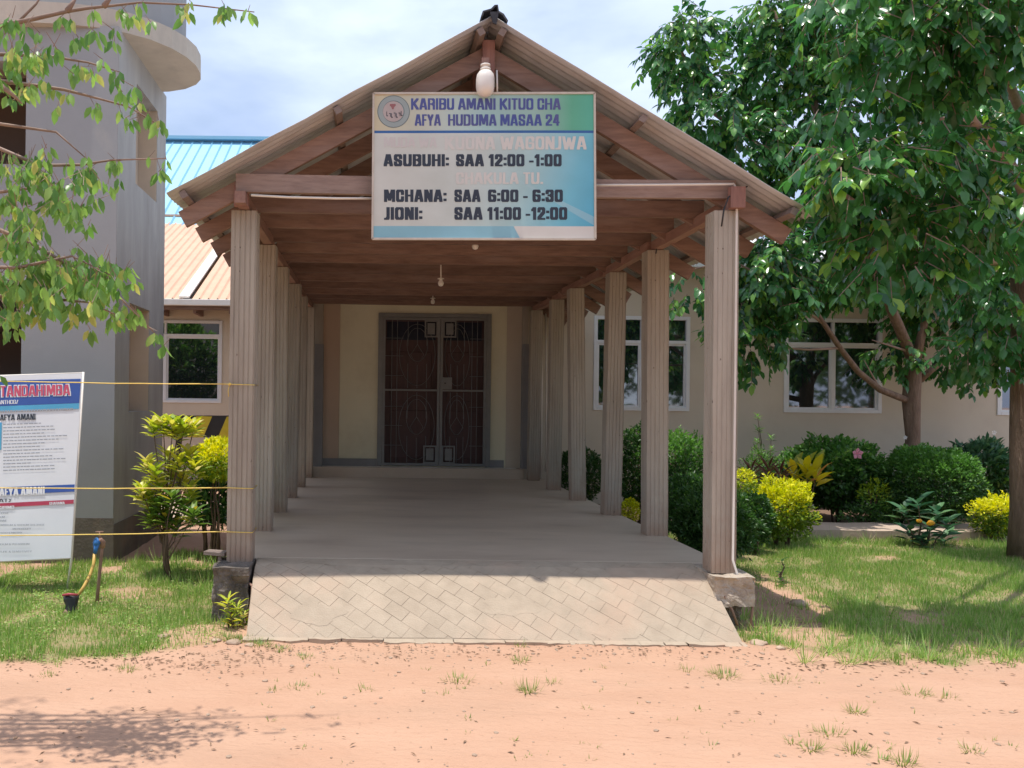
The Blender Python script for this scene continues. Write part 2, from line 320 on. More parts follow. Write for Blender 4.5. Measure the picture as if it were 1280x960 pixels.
# ------------------------------------------------------------------ leaves
T_LEAF = (np.array([(0, 0, 0), (0, .4, -.03), (0, .75, -.05), (0, 1, -.14), (-.5, .36, .05), (-.38, .72, .0), (.5, .36, .05), (.38, .72, .0)]),
          [(0, 1, 4), (1, 2, 5, 4), (2, 3, 5), (0, 6, 1), (1, 6, 7, 2), (2, 7, 3)])
T_SMALL = (np.array([(0, 0, 0), (-.5, .5, .08), (0, 1, -.06), (.5, .5, .08)]), [(0, 3, 2), (0, 2, 1)])
T_BLADE = (np.array([(-.5, 0, 0), (.5, 0, 0), (.35, .55, -.04), (-.35, .55, -.04), (0, 1, -.22)]), [(0, 1, 2, 3), (3, 2, 4)])

def basis(d, n):
    """columns: across, along d, normal near n"""
    d = d / (np.linalg.norm(d, axis=1, keepdims=True) + 1e-9)
    x = np.cross(d, n); x = x / (np.linalg.norm(x, axis=1, keepdims=True) + 1e-9)
    z = np.cross(x, d)
    return x, d, z

def leaves_mesh(name, pos, d, n, ln, wd, tmpl, m, parent=None, tint=None, kind='stuff'):
    pos = np.asarray(pos); K = len(pos); tv, tf = tmpl
    x, y, z = basis(np.asarray(d), np.asarray(n))
    ln = np.broadcast_to(ln, (K,)); wd = np.broadcast_to(wd, (K,))
    V = (pos[:, None, :] + x[:, None, :] * (tv[None, :, 0:1] * wd[:, None, None]) + y[:, None, :] * (tv[None, :, 1:2] * ln[:, None, None])
         + z[:, None, :] * (tv[None, :, 2:3] * ln[:, None, None])).reshape(-1, 3)
    if parent is not None:
        V = V - np.array(origin(parent))[None, :]
    nv = len(tv); sizes = np.array([len(f) for f in tf]); flat = np.concatenate([np.array(f) for f in tf])
    me = bpy.data.meshes.new(name)
    me.vertices.add(K * nv); me.vertices.foreach_set('co', V.astype(np.float32).ravel())
    idx = (np.arange(K)[:, None] * nv + flat[None, :]).ravel()
    me.loops.add(len(idx)); me.loops.foreach_set('vertex_index', idx.astype(np.int32))
    tot = np.tile(sizes, K); st = np.concatenate([[0], np.cumsum(tot)[:-1]])
    me.polygons.add(len(tot)); me.polygons.foreach_set('loop_start', st.astype(np.int32)); me.polygons.foreach_set('loop_total', tot.astype(np.int32))
    me.materials.append(m)
    a = me.attributes.new('tint', 'FLOAT', 'POINT')
    t = rng.random(K) if tint is None else np.asarray(tint)
    a.data.foreach_set('value', np.repeat(t, nv).astype(np.float32))
    me.update(calc_edges=True)
    me.polygons.foreach_set('use_smooth', np.ones(len(tot), bool)); me.update()
    o = bpy.data.objects.new(name, me); col.objects.link(o)
    if parent is not None: o.parent = parent
    if kind: o['kind'] = kind
    return o

_unit = {}
def unit_leaf(m, wr):
    key = (m.name, round(wr, 2))
    if key not in _unit:
        me = bpy.data.meshes.new('leaf'); tv, tf = T_LEAF
        me.from_pydata([(v[0] * wr, v[1], v[2]) for v in tv], [], tf); me.materials.append(m)
        me.polygons.foreach_set('use_smooth', [True] * len(me.polygons)); me.update(); _unit[key] = me
    return _unit[key]

def leaf_parts(pos, d, n, ln, wr, m, parent):
    """each of these leaves is an object of its own, sharing one mesh"""
    me = unit_leaf(m, wr); x, y, z = basis(np.asarray(d), np.asarray(n)); o0 = origin(parent)
    for i in range(len(pos)):
        o = bpy.data.objects.new('leaf', me)
        mt = Matrix(((x[i][0], y[i][0], z[i][0], 0), (x[i][1], y[i][1], z[i][1], 0), (x[i][2], y[i][2], z[i][2], 0), (0, 0, 0, 1)))
        s = float(ln[i])
        o.parent = parent
        o.matrix_local = Matrix.Translation(Vector(pos[i]) - o0) @ mt @ Matrix.Scale(s, 4)
        col.objects.link(o)

def runit(k):
    v = rng.normal(size=(k, 3)); return v / np.linalg.norm(v, axis=1, keepdims=True)

# ================================================================== GROUND
LX = [-12, -2.6, -2.1, -1.47, -1.02, -0.80, -0.72]; LYmin = [4.45, 4.52, 4.56, 4.70, 5.02, 5.2, 5.3]
RX = [2.40, 2.62, 2.75, 3.05, 3.97, 14]; RYmin = [5.2, 5.12, 5.02, 4.86, 4.86, 4.7]
def vnoise(x, y, s, seed=0):
    return mn.noise(Vector((x * s + seed * 7.1, y * s - seed * 3.3, seed * 1.7)))
def grass_mask(x, y):
    e = 0.22 * vnoise(x, y, 2.2, 1) + 0.16 * vnoise(x, y, 7, 2)
    if x < -0.72:
        yb = float(np.interp(x, LX, LYmin)) + e
        top = 7.9 if x > -2.2 else 7.4
        k = min(1, max(0, (y - yb) / 0.10)) * min(1, max(0, (top + 3 * e - y) / 0.5))
        k *= 1 if vnoise(x, y, 1.7, 5) > -0.42 else 0.35
        if x > -1.35 and y < 5.45: k *= 0.25 if vnoise(x, y, 3.5, 3) < 0.12 else 0.9
        return k
    if x > 2.40:
        yb = float(np.interp(x, RX, RYmin)) + e
        k = min(1, max(0, (y - yb) / 0.12)) * min(1, max(0, (9.3 - y) / 0.2))
        # bare earth beside the slab corner
        bx = (x - 2.92) / 0.50; by = (y - 6.35) / 1.15
        if bx * bx + by * by < 1 + 1.6 * vnoise(x, y, 3, 4): k *= 0.12
        if vnoise(x, y, 1.5, 8) < -0.40: k *= 0.4
        return k
    return 0.0
def gz(x, y):
    z = 0.012 * vnoise(x, y, 1.1, 9) + 0.008 * vnoise(x * .5, y * 1.6, 4, 10) + 0.0045 * vnoise(x, y, 13, 12)
    if y > 12: z -= 0.0
    return z
xs = np.concatenate([[-400, -120, -40, -16, -9, -6, -4.6], np.arange(-4.0, 6.0, 0.04), np.arange(6.0, 12, 0.25), [14, 20, 50, 130, 400]])
ys = np.concatenate([[-400, -100, -30, -8, -2, 0.5, 1.6], np.arange(2.4, 9.6, 0.04), np.arange(9.6, 16, 0.25), [20, 30, 60, 150, 400, 900]])
gv = []; gm = []; gs = []
for y in ys:
    for x in xs:
        near = -4.6 <= x <= 12 and 1.6 <= y <= 16
        gv.append((x, y, gz(x, y) if near else 0.0))
        gm.append(grass_mask(x, y) if near else 0.0)
        so_ = 0.0
        if x > 2.5 and y > 9.0: so_ = 0.9
        if x < -0.9 and y > 7.6: so_ = 0.15
        if 2.4 < x < 3.3 and 5.5 < y < 9.5: so_ = max(so_, 0.35)
        gs.append(so_)
nx = len(xs)
gf = [(j * nx + i, j * nx + i + 1, (j + 1) * nx + i + 1, (j + 1) * nx + i) for j in range(len(ys) - 1) for i in range(nx - 1)]
ground = mesh_obj('ground', gv, gf, mat('tmp', (1, 1, 1)), None, True); ground['kind'] = 'structure'
for nm, arr in (('grass', gm), ('soil', gs)):
    a = ground.data.attributes.new(nm, 'FLOAT', 'POINT'); a.data.foreach_set('value', np.array(arr, np.float32))
def ground_mat():
    m = mat('red_earth', (0.515, 0.315, 0.213), (0.455, 0.262, 0.17), 0.95, 1.7, 0.9, 22, (0.6, 1.5, 1), stain=(0.42, 0.26, 0.175), samt=0.6, sscale=1.3, bdist=0.018, detail=9)
    n = m.node_tree.nodes; l = m.node_tree.links; b = n["Principled BSDF"]
    src = b.inputs['Base Color'].links[0].from_socket
    t = [q for q in n if q.type == 'TEX_COORD'][0]
    # specks of litter
    v = n.new("ShaderNodeTexNoise"); v.inputs['Scale'].default_value = 34; v.inputs['Detail'].default_value = 3; l.new(t.outputs['Object'], v.inputs['Vector'])
    rv = n.new("ShaderNodeValToRGB"); rv.color_ramp.elements[0].position = 0.64; rv.color_ramp.elements[1].position = 0.72
    rv.color_ramp.elements[1].color = (0.25, 0.25, 0.25, 1); l.new(v.outputs[0], rv.inputs[0])
    m1 = n.new("ShaderNodeMixRGB"); m1.inputs[2].default_value = (0.27, 0.15, 0.09, 1); l.new(rv.outputs[0], m1.inputs[0]); l.new(src, m1.inputs[1])
    a = n.new("ShaderNodeAttribute"); a.attribute_name = 'grass'
    g = n.new("ShaderNodeTexNoise"); g.inputs['Scale'].default_value = 9; g.inputs['Detail'].default_value = 8; l.new(t.outputs['Object'], g.inputs['Vector'])
    rg = n.new("ShaderNodeValToRGB"); rg.color_ramp.elements[0].color = (0.24, 0.20, 0.09, 1); rg.color_ramp.elements[1].color = (0.16, 0.20, 0.06, 1)
    rg.color_ramp.elements[0].position = 0.4; rg.color_ramp.elements[1].position = 0.6; l.new(g.outputs[0], rg.inputs[0])
    ml = n.new("ShaderNodeMath"); ml.operation = 'MULTIPLY'; ml.inputs[1].default_value = 0.75; l.new(a.outputs['Fac'], ml.inputs[0])
    m2 = n.new("ShaderNodeMixRGB"); l.new(ml.outputs[0], m2.inputs[0]); l.new(m1.outputs[0], m2.inputs[1]); l.new(rg.outputs[0], m2.inputs[2])
    a2 = n.new("ShaderNodeAttribute"); a2.attribute_name = 'soil'
    m3 = n.new("ShaderNodeMixRGB"); l.new(a2.outputs['Fac'], m3.inputs[0]); l.new(m2.outputs[0], m3.inputs[1]); m3.inputs[2].default_value = (0.17, 0.105, 0.07, 1)
    l.new(m3.outputs[0], b.inputs['Base Color'])
    return m
ground.data.materials[0] = ground_mat()

# path slab in the garden (real step)
pb = MB(); pxs = np.linspace(3.9, 12, 22)
for i in range(len(pxs) - 1):
    x0, x1 = pxs[i], pxs[i + 1]; f0 = 9.22 + 0.02 * math.sin(i * 1.7); f1 = 9.22 + 0.02 * math.sin((i + 1) * 1.7)
    z0 = 0.105 + 0.006 * math.sin(i * 2.3); z1 = 0.105 + 0.006 * math.sin((i + 1) * 2.3)
    pb.add([(x0, f0, -0.1), (x1, f1, -0.1), (x1, f1, z1), (x0, f0, z0), (x0, 9.85, z0), (x1, 9.85, z1)], [(0, 1, 2, 3), (3, 2, 5, 4)])
pth = part('path', pb, M['path'], None, label='low sunlit cement path slab crossing behind the lawn'); pth['kind'] = 'structure'

# ================================================================== COVERED WALKWAY
FZ = 0.38; XL, XR = -1.06, 2.62
walk = empty('covered_walkway', (0.79, 5.4, 0), 'long open walkway with concrete columns under a gabled metal roof leading to the double door', 'walkway')
# floor slab with sloped apron (ramp)
fb = MB(); fb.box((XL, 5.86, -0.1), (XR, 12.02, FZ)); part('floor_slab', fb, M['slab'], walk, bevel=0.015)
prof = [(5.86, 0.379), (5.70, 0.368), (5.58, 0.33), (5.40, 0.205), (5.24, 0.085), (5.14, 0.008)]
seg = [0.0]
for a, b in zip(prof, prof[1:]): seg.append(seg[-1] + math.dist(a, b))
SL = seg[-1]
def ramp_edge(s, side):
    t = s / SL
    return (-0.815 + 0.03 * t) if side < 0 else (2.36 + 0.05 * t)
def ramp_pt(x, s, lift=0.0):
    s = min(max(s, 0), SL)
    for i in range(len(seg) - 1):
        if s <= seg[i + 1] + 1e-9:
            t = (s - seg[i]) / (seg[i + 1] - seg[i]); y = prof[i][0] + t * (prof[i + 1][0] - prof[i][0]); z = prof[i][1] + t * (prof[i + 1][1] - prof[i][1])
            ny, nz = -(prof[i + 1][1] - prof[i][1]), (prof[i + 1][0] - prof[i][0]); q = math.hypot(ny, nz); ny, nz = -ny / q * -1, -nz / q
            sag = 0.012 * math.sin(x * 2.1 + 0.6) * (s / SL)
            yy = 0.02 * vnoise(x, s, 1.3, 20) * (s / SL)
            return (x, y + yy + (-abs(ny)) * lift, z + abs(nz) * lift + sag * 0.5)
rb = MB(); nxr = 40; rows = []
ss = list(np.linspace(0, SL, 14))
for s_ in ss:
    for i in range(nxr + 1):
        xa, xb = ramp_edge(s_, -1), ramp_edge(s_, 1); x = xa + (xb - xa) * i / nxr
        rb.v.append(ramp_pt(x, s_))
for j in range(len(ss) - 1):
    for i in range(nxr):
        k = j * (nxr + 1) + i; rb.f.append((k, k + nxr + 1, k + nxr + 2, k + 1))
k0 = len(rb.v)
# side cheeks and foot
for side in (0, nxr):
    for j in range(len(ss)):
        x, y, z = rb.v[j * (nxr + 1) + side]; rb.v.append((x, y, -0.1))
for j in range(len(ss) - 1):
    a = j * (nxr + 1); b = (j + 1) * (nxr + 1); rb.f.append((a, b, k0 + j + 1, k0 + j))
    a = j * (nxr + 1) + nxr; b = (j + 1) * (nxr + 1) + nxr; rb.f.append((a, b, k0 + len(ss) + j + 1, k0 + len(ss) + j))
ramp = part('ramp', rb, M['joint'], walk)
# diagonal paving blocks on the ramp
def clip(poly, fn):
    out = []
    for i in range(len(poly)):
        a, b = poly[i], poly[(i + 1) % len(poly)]; fa, fb_ = fn(a), fn(b)
        if fa >= 0: out.append(a)
        if (fa >= 0) != (fb_ >= 0):
            t = fa / (fa - fb_); out.append((a[0] + t * (b[0] - a[0]), a[1] + t * (b[1] - a[1])))
    return out
ca, sa = math.cos(R(38)), math.sin(R(38)); bw, bh = 0.150, 0.100; g = 0.0011
ntile = 0
for i in range(-20, 26):
    for j in range(-30, 30):
        off = (bw / 2 if j % 2 else 0)
        cx, cy = i * bw + off, j * bh
        jg = g + random.choice([0, 0, 0, 0.0015, -0.001])
        q = [(cx - bw / 2 + jg, cy - bh / 2 + g), (cx + bw / 2 - g, cy - bh / 2 + jg), (cx + bw / 2 - jg, cy + bh / 2 - g), (cx - bw / 2 + g, cy + bh / 2 - jg)]
        q = [(0.79 + x * ca - y * sa, 0.45 + x * sa + y * ca) for x, y in q]
        for fn in (lambda p: p[0] - ramp_edge(p[1], -1) - 0.004, lambda p: ramp_edge(p[1], 1) - 0.004 - p[0], lambda p: p[1] - 0.012, lambda p: SL - 0.006 - p[1]):
            if len(q) >= 3: q = clip(q, fn)
        if len(q) < 3: continue
        ar = abs(sum(q[k][0] * q[(k + 1) % len(q)][1] - q[(k + 1) % len(q)][0] * q[k][1] for k in range(len(q)))) / 2
        if ar < 0.0006: continue
        lift = 0.0022 + random.uniform(-0.0008, 0.0008)
        # split into strips along the bend so every tile follows the slope
        vs = []; fs = []
        cuts = [0] + seg[1:-1] + [SL]
        for a, b in zip(cuts, cuts[1:]):
            c = clip(clip(q, lambda p: p[1] - a), lambda p: b - p[1])
            if len(c) < 3: continue
            k = len(vs); vs += [ramp_pt(x, max(min(s_, b - 1e-6), a + 1e-6), lift) for x, s_ in c]
            vs += [ramp_pt(x, max(min(s_, b - 1e-6), a + 1e-6), -0.002) for x, s_ in c]; m_ = len(c)
            fs.append(tuple(range(k, k + m_)))
            for e in range(m_): fs.append((k + e, k + m_ + e, k + m_ + (e + 1) % m_, k + (e + 1) % m_))
        if vs:
            t_ = MB(); t_.v = vs; t_.f = fs; part('paving_block', t_, M['paver'], walk); ntile += 1

# crumbling lip at the foot of the ramp
lb = MB(); random.seed(3)
x = -0.80
while x < 2.40:
    wd = random.uniform(0.10, 0.34); xe = min(x + wd, 2.42)
    k_ = max(2, int((xe - x) / .035)); fr_ = []; bk = []
    h = random.uniform(0.004, 0.018); dy = random.uniform(-.02, .01)
    for q in range(k_ + 1):
        xx = x + (xe - x) * q / k_; yf = 5.095 + dy + 0.03 * mn.noise(Vector((xx * 9, 3, 0))) + random.uniform(-.006, .006)
        fr_.append((xx, yf, h + random.uniform(-.003, .003))); bk.append((xx, 5.150, 0.014))
    vs = fr_ + bk + [(a[0], a[1] + .004, -.03) for a in fr_]; n_ = k_ + 1; fs = []
    for q in range(k_): fs += [(q, q + 1, n_ + q + 1, n_ + q), (2 * n_ + q, 2 * n_ + q + 1, q + 1, q)]
    lb.add(vs, fs)
    x = xe + random.uniform(0.001, 0.006)
part('crumbled_lip', lb, M['paver'], walk, kind='stuff')
# skim coat patches left on the paving
for (cx_, sc_, rx_, rs_, sd_) in ((0.95, .56, .2, .07, 1), (0.1, .12, .50, .08, 3), (1.95, .22, .26, .09, 4), (-.35, .64, .18, .08, 5), (1.6, .74, .2, .06, 7)):
    n_ = 26; ring = [(cx_ + rx_ * math.cos(2 * math.pi * k / n_) * (1 + .45 * vnoise(math.cos(2 * math.pi * k / n_), math.sin(2 * math.pi * k / n_), 1.6, sd_)), sc_ + rs_ * math.sin(2 * math.pi * k / n_) * (1 + .45 * vnoise(math.cos(2 * math.pi * k / n_), math.sin(2 * math.pi * k / n_), 2.2, sd_ + 20))) for k in range(n_)]
    t_ = MB(); cuts = [0.02] + seg[1:-1] + [SL - .02]
    for a, b in zip(cuts, cuts[1:]):
        c = clip(clip(ring, lambda p: p[1] - a), lambda p: b - p[1])
        if len(c) < 3: continue
        k = len(t_.v); t_.v += [ramp_pt(min(max(x, ramp_edge(s_, -1) + .01), ramp_edge(s_, 1) - .01), max(min(s_, b - 1e-6), a + 1e-6), .0032) for x, s_ in c]; t_.f.append(tuple(range(k, k + len(c))))
    part('cement_patch', t_, M['paver'], walk)
# foundation blocks, rough
def rough_block(a, b, m, seed):
    bm = bmesh.new(); bmesh.ops.create_cube(bm, size=1)
    bmesh.ops.subdivide_edges(bm, edges=bm.edges[:], cuts=7, use_grid_fill=True)
    A, B = Vector(a), Vector(b)
    for v in bm.verts:
        p = Vector((A.x + (v.co.x + .5) * (B.x - A.x), A.y + (v.co.y + .5) * (B.y - A.y), A.z + (v.co.z + .5) * (B.z - A.z)))
        k = mn.noise(p * 9 + Vector((seed, 0, 0))) * 0.022 + mn.noise(p * 25 + Vector((seed, 0, 0))) * 0.012
        nrm = v.co.normalized(); p += nrm * k
        if v.co.z < 0.45: p += Vector((0, 1, 0)) * (0.02 if abs(mn.noise(p * 6)) > 0.2 else 0) * (1 if v.co.y < 0 else 0)
        v.co = p
    mb = MB(); mb.v = [tuple(v.co) for v in bm.verts]; mb.f = [tuple(v.index for v in f.verts) for f in bm.faces]; bm.free(); return mb
part('foundation_block', rough_block((-1.08, 5.50, -0.05), (-0.83, 5.86, FZ - 0.005), None, 1), M['rubbleshade'], walk, label='block at the left front corner, shade put into its dark colour')
part('foundation_block', rough_block((2.35, 5.42, 0.17), (2.62, 5.86, FZ - 0.01), None, 5), M['rubble'], walk, label='broken pale block at the right front corner')
part('foundation_block', rough_block((2.40, 5.56, -0.05), (2.60, 5.84, 0.14), None, 9), M['rubbleshade'], walk)
for a_, b_ in (((2.42, 5.44, 0.24), (2.50, 5.42, 0.05)), ((2.62, 5.46, 0.27), (2.585, 5.42, 0.03)), ((-0.80, 5.49, 0.22), (-0.83, 5.46, 0.04))):
    t_ = MB(); a_, b_ = Vector(a_), Vector(b_); t_.tube([a_ + Vector((-0.04, 0.06, 0.05)), a_ + Vector((0, 0.0, 0.04)), a_, a_.lerp(b_, .5) + Vector((.008, 0, 0)), b_], [.008, .009, .010, .009, .008], 6)
    part('reinforcing_bar', t_, M['rust'], walk, True)

# fluted columns
def column_mesh():
    H = 2.52; hw, hd = 0.086, 0.078; sec = []
    def face(p0, p1, nrm):
        n_ = 5
        for k in range(n_):
            for (t, d) in ((0.0, 0), (0.66, 0.0), (0.72, -0.005), (0.84, -0.005)):
                u = (k + t) / n_; sec.append((p0[0] + (p1[0] - p0[0]) * u + nrm[0] * d, p0[1] + (p1[1] - p0[1]) * u + nrm[1] * d))
    face((-hw, -hd), (hw, -hd), (0, -1)); face((hw, -hd), (hw, hd), (1, 0)); face((hw, hd), (-hw, hd), (0, 1)); face((-hw, hd), (-hw, -hd), (-1, 0))
    n_ = len(sec); vs = []; fs = []; zs = np.linspace(0, H, 22)
    for i, z in enumerate(zs):
        for j, (x, y) in enumerate(sec):
            k = 0.003 * mn.noise(Vector((x * 14, y * 14, z * 2.5))) + 0.0016 * mn.noise(Vector((x * 50, y * 50, z * 12)))
            seam = 1.0 - (0.012 if z < 1.62 else 0)
            vs.append((x * (seam + k * 8), y * (seam + k * 8), z))
    for i in range(len(zs) - 1):
        for j in range(n_): fs.append((i * n_ + j, i * n_ + (j + 1) % n_, (i + 1) * n_ + (j + 1) % n_, (i + 1) * n_ + j))
    fs.append(tuple(range((len(zs) - 1) * n_, len(zs) * n_))); fs.append(tuple(range(n_))[::-1])
    mb = MB(); mb.v = vs; mb.f = fs; return mb
cm = column_mesh(); o0 = origin(walk)
cm.v = [(v[0] + o0.x, v[1] + o0.y, v[2] + o0.z) for v in cm.v]
COLR = [(5.63, 2.462, 0.004, 1.0), (7.10, 2.526, 0.008, 1.10), (8.33, 2.507, 0.011, 1.02), (9.52, 2.468, 0.021, 1.0), (10.60, 2.428, -0.006, .98), (11.85, 2.412, -0.007, .98)]
COLL = [(5.80, -0.932, -0.003, 1.06), (7.08, -0.947, 0.004, 1.0), (8.25, -0.942, 0.004, 1.0), (9.45, -0.948, 0.008, .98), (10.60, -0.945, 0.0, 1.0), (11.85, -0.94, 0.0, 1)]
c0 = part('column', cm, M['column'], walk); first = True
for (y, x, lean, s_) in COLR + COLL:
    o = c0 if first else child_copy(c0, walk, (0, 0, 0)); first = False
    o.location = (x - o0.x, y - o0.y, FZ - 0.01 - o0.z); o.rotation_euler = (0, lean, random.choice([0, math.pi]) ); o.scale = (s_, random.uniform(.96, 1.03), 1)
# roof carcass
RXm, RZ = 0.79, 4.146; ELx, ELz = -1.395, 2.915; ERx, ERz = 2.985, 2.835
kL = (RZ - ELz) / (RXm - ELx); kR = (RZ - ERz) / (ERx - RXm)
def roofz(x): return RZ - (RXm - x) * kL if x < RXm else RZ - (x - RXm) * kR
aL, aR = math.atan(kL), math.atan(kR)
TR = [5.60, 6.14, 6.72, 7.28, 7.88, 8.46, 9.06, 9.66, 10.26, 10.86, 11.46, 12.0]
random.seed(5)
for i, y in enumerate(TR):
    zb = 2.98 + random.uniform(-0.008, 0.008); h = 0.125
    t_ = MB(); xa, xb = -0.94 - random.uniform(0, .03), 2.50 + random.uniform(0, .03)
    t_.beam((xa, y, zb + h / 2 + random.uniform(-.006, .006)), (xb, y, zb + h / 2), 0.045, h, segs=6, bow=-0.008); part('tie_beam', t_, M['woodgrey'] if i == 0 else M['wood'], walk)
    for sd_, (ex, k_) in ((-1, (ELx + 0.05, kL)), (1, (ERx - 0.07, kR))):
        yy = y + 0.047; off = 0.064 + 0.062
        ang = math.atan(k_); dz = off / math.cos(ang)
        p = (RXm - sd_ * 0.015, yy, RZ - dz - 0.01); q = (ex, yy, roofz(ex) - dz)
        t_ = MB(); t_.beam(p, q, 0.042, 0.118, segs=4, bow=random.uniform(-.006, .004)); part('rafter', t_, M['wood'], walk)
    t_ = MB(); t_.beam((RXm, y - 0.0, zb + h + 0.002), (RXm, y, RZ - 0.08), 0.085, 0.042, up=(0, 1, 0)); part('king_post', t_, M['woodZ'], walk)
# wall plates along the column heads: lengths butted end to end
for X, tp in ((-0.94, 2.893), (2.49, 2.893)):
    ysq = [5.52, 7.1, 8.6, 10.1, 12.06]
    for a, b in zip(ysq, ysq[1:]):
        t_ = MB(); t_.beam((X + random.uniform(-.02, .02), a + .004, tp + 0.044), (X + random.uniform(-.02, .02) - (0.06 if X > 0 and a > 8 else 0), b - .004, tp + 0.044), 0.075, 0.082); part('wall_plate', t_, M['woodY'], walk)
# short packing blocks on the front column heads
for X, y in ((2.50, 5.60), (-0.93, 5.72)):
    t_ = MB(); t_.beam((X, y - .09, 2.895), (X, y - .09, 3.04), 0.10, 0.05, up=(0, 1, 0)); part('packing_block', t_, M['woodZ'], walk)
# purlins
for sd_ in (-1, 1):
    k_ = kL if sd_ < 0 else kR; ang = math.atan(k_); ex = ELx + 0.10 if sd_ < 0 else ERx - 0.12
    for t in (0.035, 0.50, 1.0):
        x = RXm + (ex - RXm) * t; z = roofz(x) - 0.038 / math.cos(ang)
        nrm = Vector((math.sin(ang) * sd_, 0, math.cos(ang)))
        for a, b in ((5.44, 8.9), (8.904, 12.2)):
            t_ = MB(); t_.beam((x, a, z), (x, b, z), 0.045, 0.05, up=nrm); part('purlin', t_, M['wood2'], walk)
# corrugated sheets
def sheet(sd_, y0, y1, seed, lift):
    k_ = kL if sd_ < 0 else kR; ang = math.atan(k_); ex = ELx if sd_ < 0 else ERx
    Ls = abs(ex - RXm) / math.cos(ang); nr = 7; pitch = 0.076; ny = int((y1 - y0) / pitch * 6)
    mb = MB(); nrm = Vector((math.sin(ang) * sd_, 0, math.cos(ang))); dn = Vector((math.cos(ang) * sd_, 0, -math.sin(ang)))
    for r_ in range(nr + 1):
        for c_ in range(ny + 1):
            y = y0 + (y1 - y0) * c_ / ny; s_ = Ls * r_ / nr + 0.0
            wv = 0.009 * math.cos(2 * math.pi * (y - 5.42) / pitch)
            wob = 0.010 * mn.noise(Vector((s_ * 1.6, y * 0.9, seed))) + (0.012 * mn.noise(Vector((s_ * 2.5, seed, 1))) if y0 < 5.5 and c_ < 3 else 0)
            p = Vector((RXm, 0, RZ)) + dn * (s_ + (0.012 * mn.noise(Vector((y * 3, seed, 4))) if r_ == nr else 0)) + nrm * (0.004 + wv + wob + lift); mb.v.append((p.x, y, p.z))
    for r_ in range(nr):
        for c_ in range(ny):
            k = r_ * (ny + 1) + c_; mb.f.append((k, k + 1, k + ny + 2, k + ny + 1))
    part('roof_sheet', mb, M['sheet'], walk, True, solid=0.003)
yy = 5.42; n_ = 0
while yy < 12.1:
    y1 = min(yy + 0.80, 12.19)
    for sd_ in (-1, 1): sheet(sd_, yy, y1 + (0.03 if y1 < 12 else 0), n_ * 2 + sd_, 0.004 * (n_ % 2))
    yy += 0.80; n_ += 1
# ridge cap in lengths, first one torn up at the front
for i, (a, b) in enumerate(((5.50, 7.3), (7.3, 9.1), (9.1, 10.9), (10.9, 12.2))):
    mb = MB(); 
    for y in (a, b + 0.02):
        for x, z in ((-.17, -.078), (-.08, -.030), (0, .022), (.08, -.030), (.17, -.078)): mb.v.append((RXm + x, y, RZ + z + 0.022 + 0.003 * (i % 2)))
    for j in range(4): mb.f.append((j, j + 1, j + 6, j + 5))
    part('ridge_cap', mb, M['sheet'], walk, solid=0.003)
mb = MB()
pr = [(-.085, -.014, 5.40), (-.075, .018, 5.41), (-.02, .038, 5.42), (.006, .068, 5.43), (.022, .070, 5.43), (.028, .030, 5.43), (.06, .005, 5.42), (.088, -.045, 5.41)]
for dy in (0, 0.22):
    for x, z, y in pr: mb.v.append((RXm + x + 0.012, y + dy, RZ + z + 0.018))
for j in range(len(pr) - 1): mb.f.append((j, j + 1, j + 1 + len(pr), j + len(pr)))
part('torn_cap_flap', mb, M['cap'], walk, solid=0.012)
mb = MB(); mb.add([(RXm - .02, 5.405, RZ + .03), (RXm + .04, 5.405, RZ + .03), (RXm + .025, 5.405, RZ - .055), (RXm + .0, 5.405, RZ - .045)], [(0, 1, 2, 3)])
part('torn_cap_flap', mb, M['cap'], walk, solid=0.012)
# bent fixing wires at the column heads
for pts in ([(902, 283), (905, 262), (911, 246), (934, 233)], [(820, 317), (822, 303), (826, 296)]):
    D_ = 5.50 if pts[0][0] > 850 else 7.0
    t_ = MB(); t_.tube([P(a, b, D_) for a, b in pts], 0.006, 5); part('tie_wire', t_, M['black'], walk, True)

# ------------------------------------------------------------------ conduits and lamps
t_ = MB(); t_.tube([P(745, 231.5, 5.53), P(830, 231, 5.53), P(917, 230, 5.53), P(921, 236, 5.53), P(921, 262, 5.53), P(919, 480, 5.53), P(916, 700, 5.53), P(921, 716, 5.50), P(922, 722, 5.50)], 0.0085, 6)
single('conduit', t_, M['offwhite'], 'thin white pipe along the front beam and down the right front column', 'pipe', smooth=True)
t_ = MB(); t_.tube([P(314, 244, 5.53), P(360, 246.5, 5.53), P(420, 248, 5.53), P(470, 248, 5.53)], 0.0085, 6)
single('conduit', t_, M['offwhite'], 'short white pipe under the front beam left of the signboard', 'pipe', smooth=True)
t_ = MB(); t_.tube([P(676, 392, 12.0), P(677, 480, 12.0), P(676, 597, 12.0)], 0.016, 6); t_.tube([P(682, 392, 12.02), P(683, 480, 12.02), P(682, 590, 12.02)], 0.012, 6)
single('conduit', t_, M['offwhite'], 'pair of white pipes rising at the far end of the right columns', 'pipe', smooth=True)
lp = empty('globe_lamp', P(607, 84, 5.46), 'white oval globe lamp under the roof peak above the signboard', 'lamp')
t_ = MB(); c = P(606.5, 104, 5.44); t_.lathe(c, [(0.02, .084), (.042, .078), (.057, .058), (.063, .025), (.063, -.025), (.058, -.054), (.046, -.075), (.025, -.087), (.004, -.090)], 20); part('globe', t_, M['lamp'], lp, True)
t_ = MB(); t_.lathe(c, [(.034, .086), (.036, .098), (.024, .101), (.024, .112), (.034, .116), (.034, .125)], 16); part('lamp_holder', t_, M['offwhite'], lp, True)
t_ = MB(); t_.beam(c + Vector((0, 0.0, .15)), c + Vector((0, .14, .15)), 0.05, 0.05); part('bracket', t_, M['woodY'], lp)
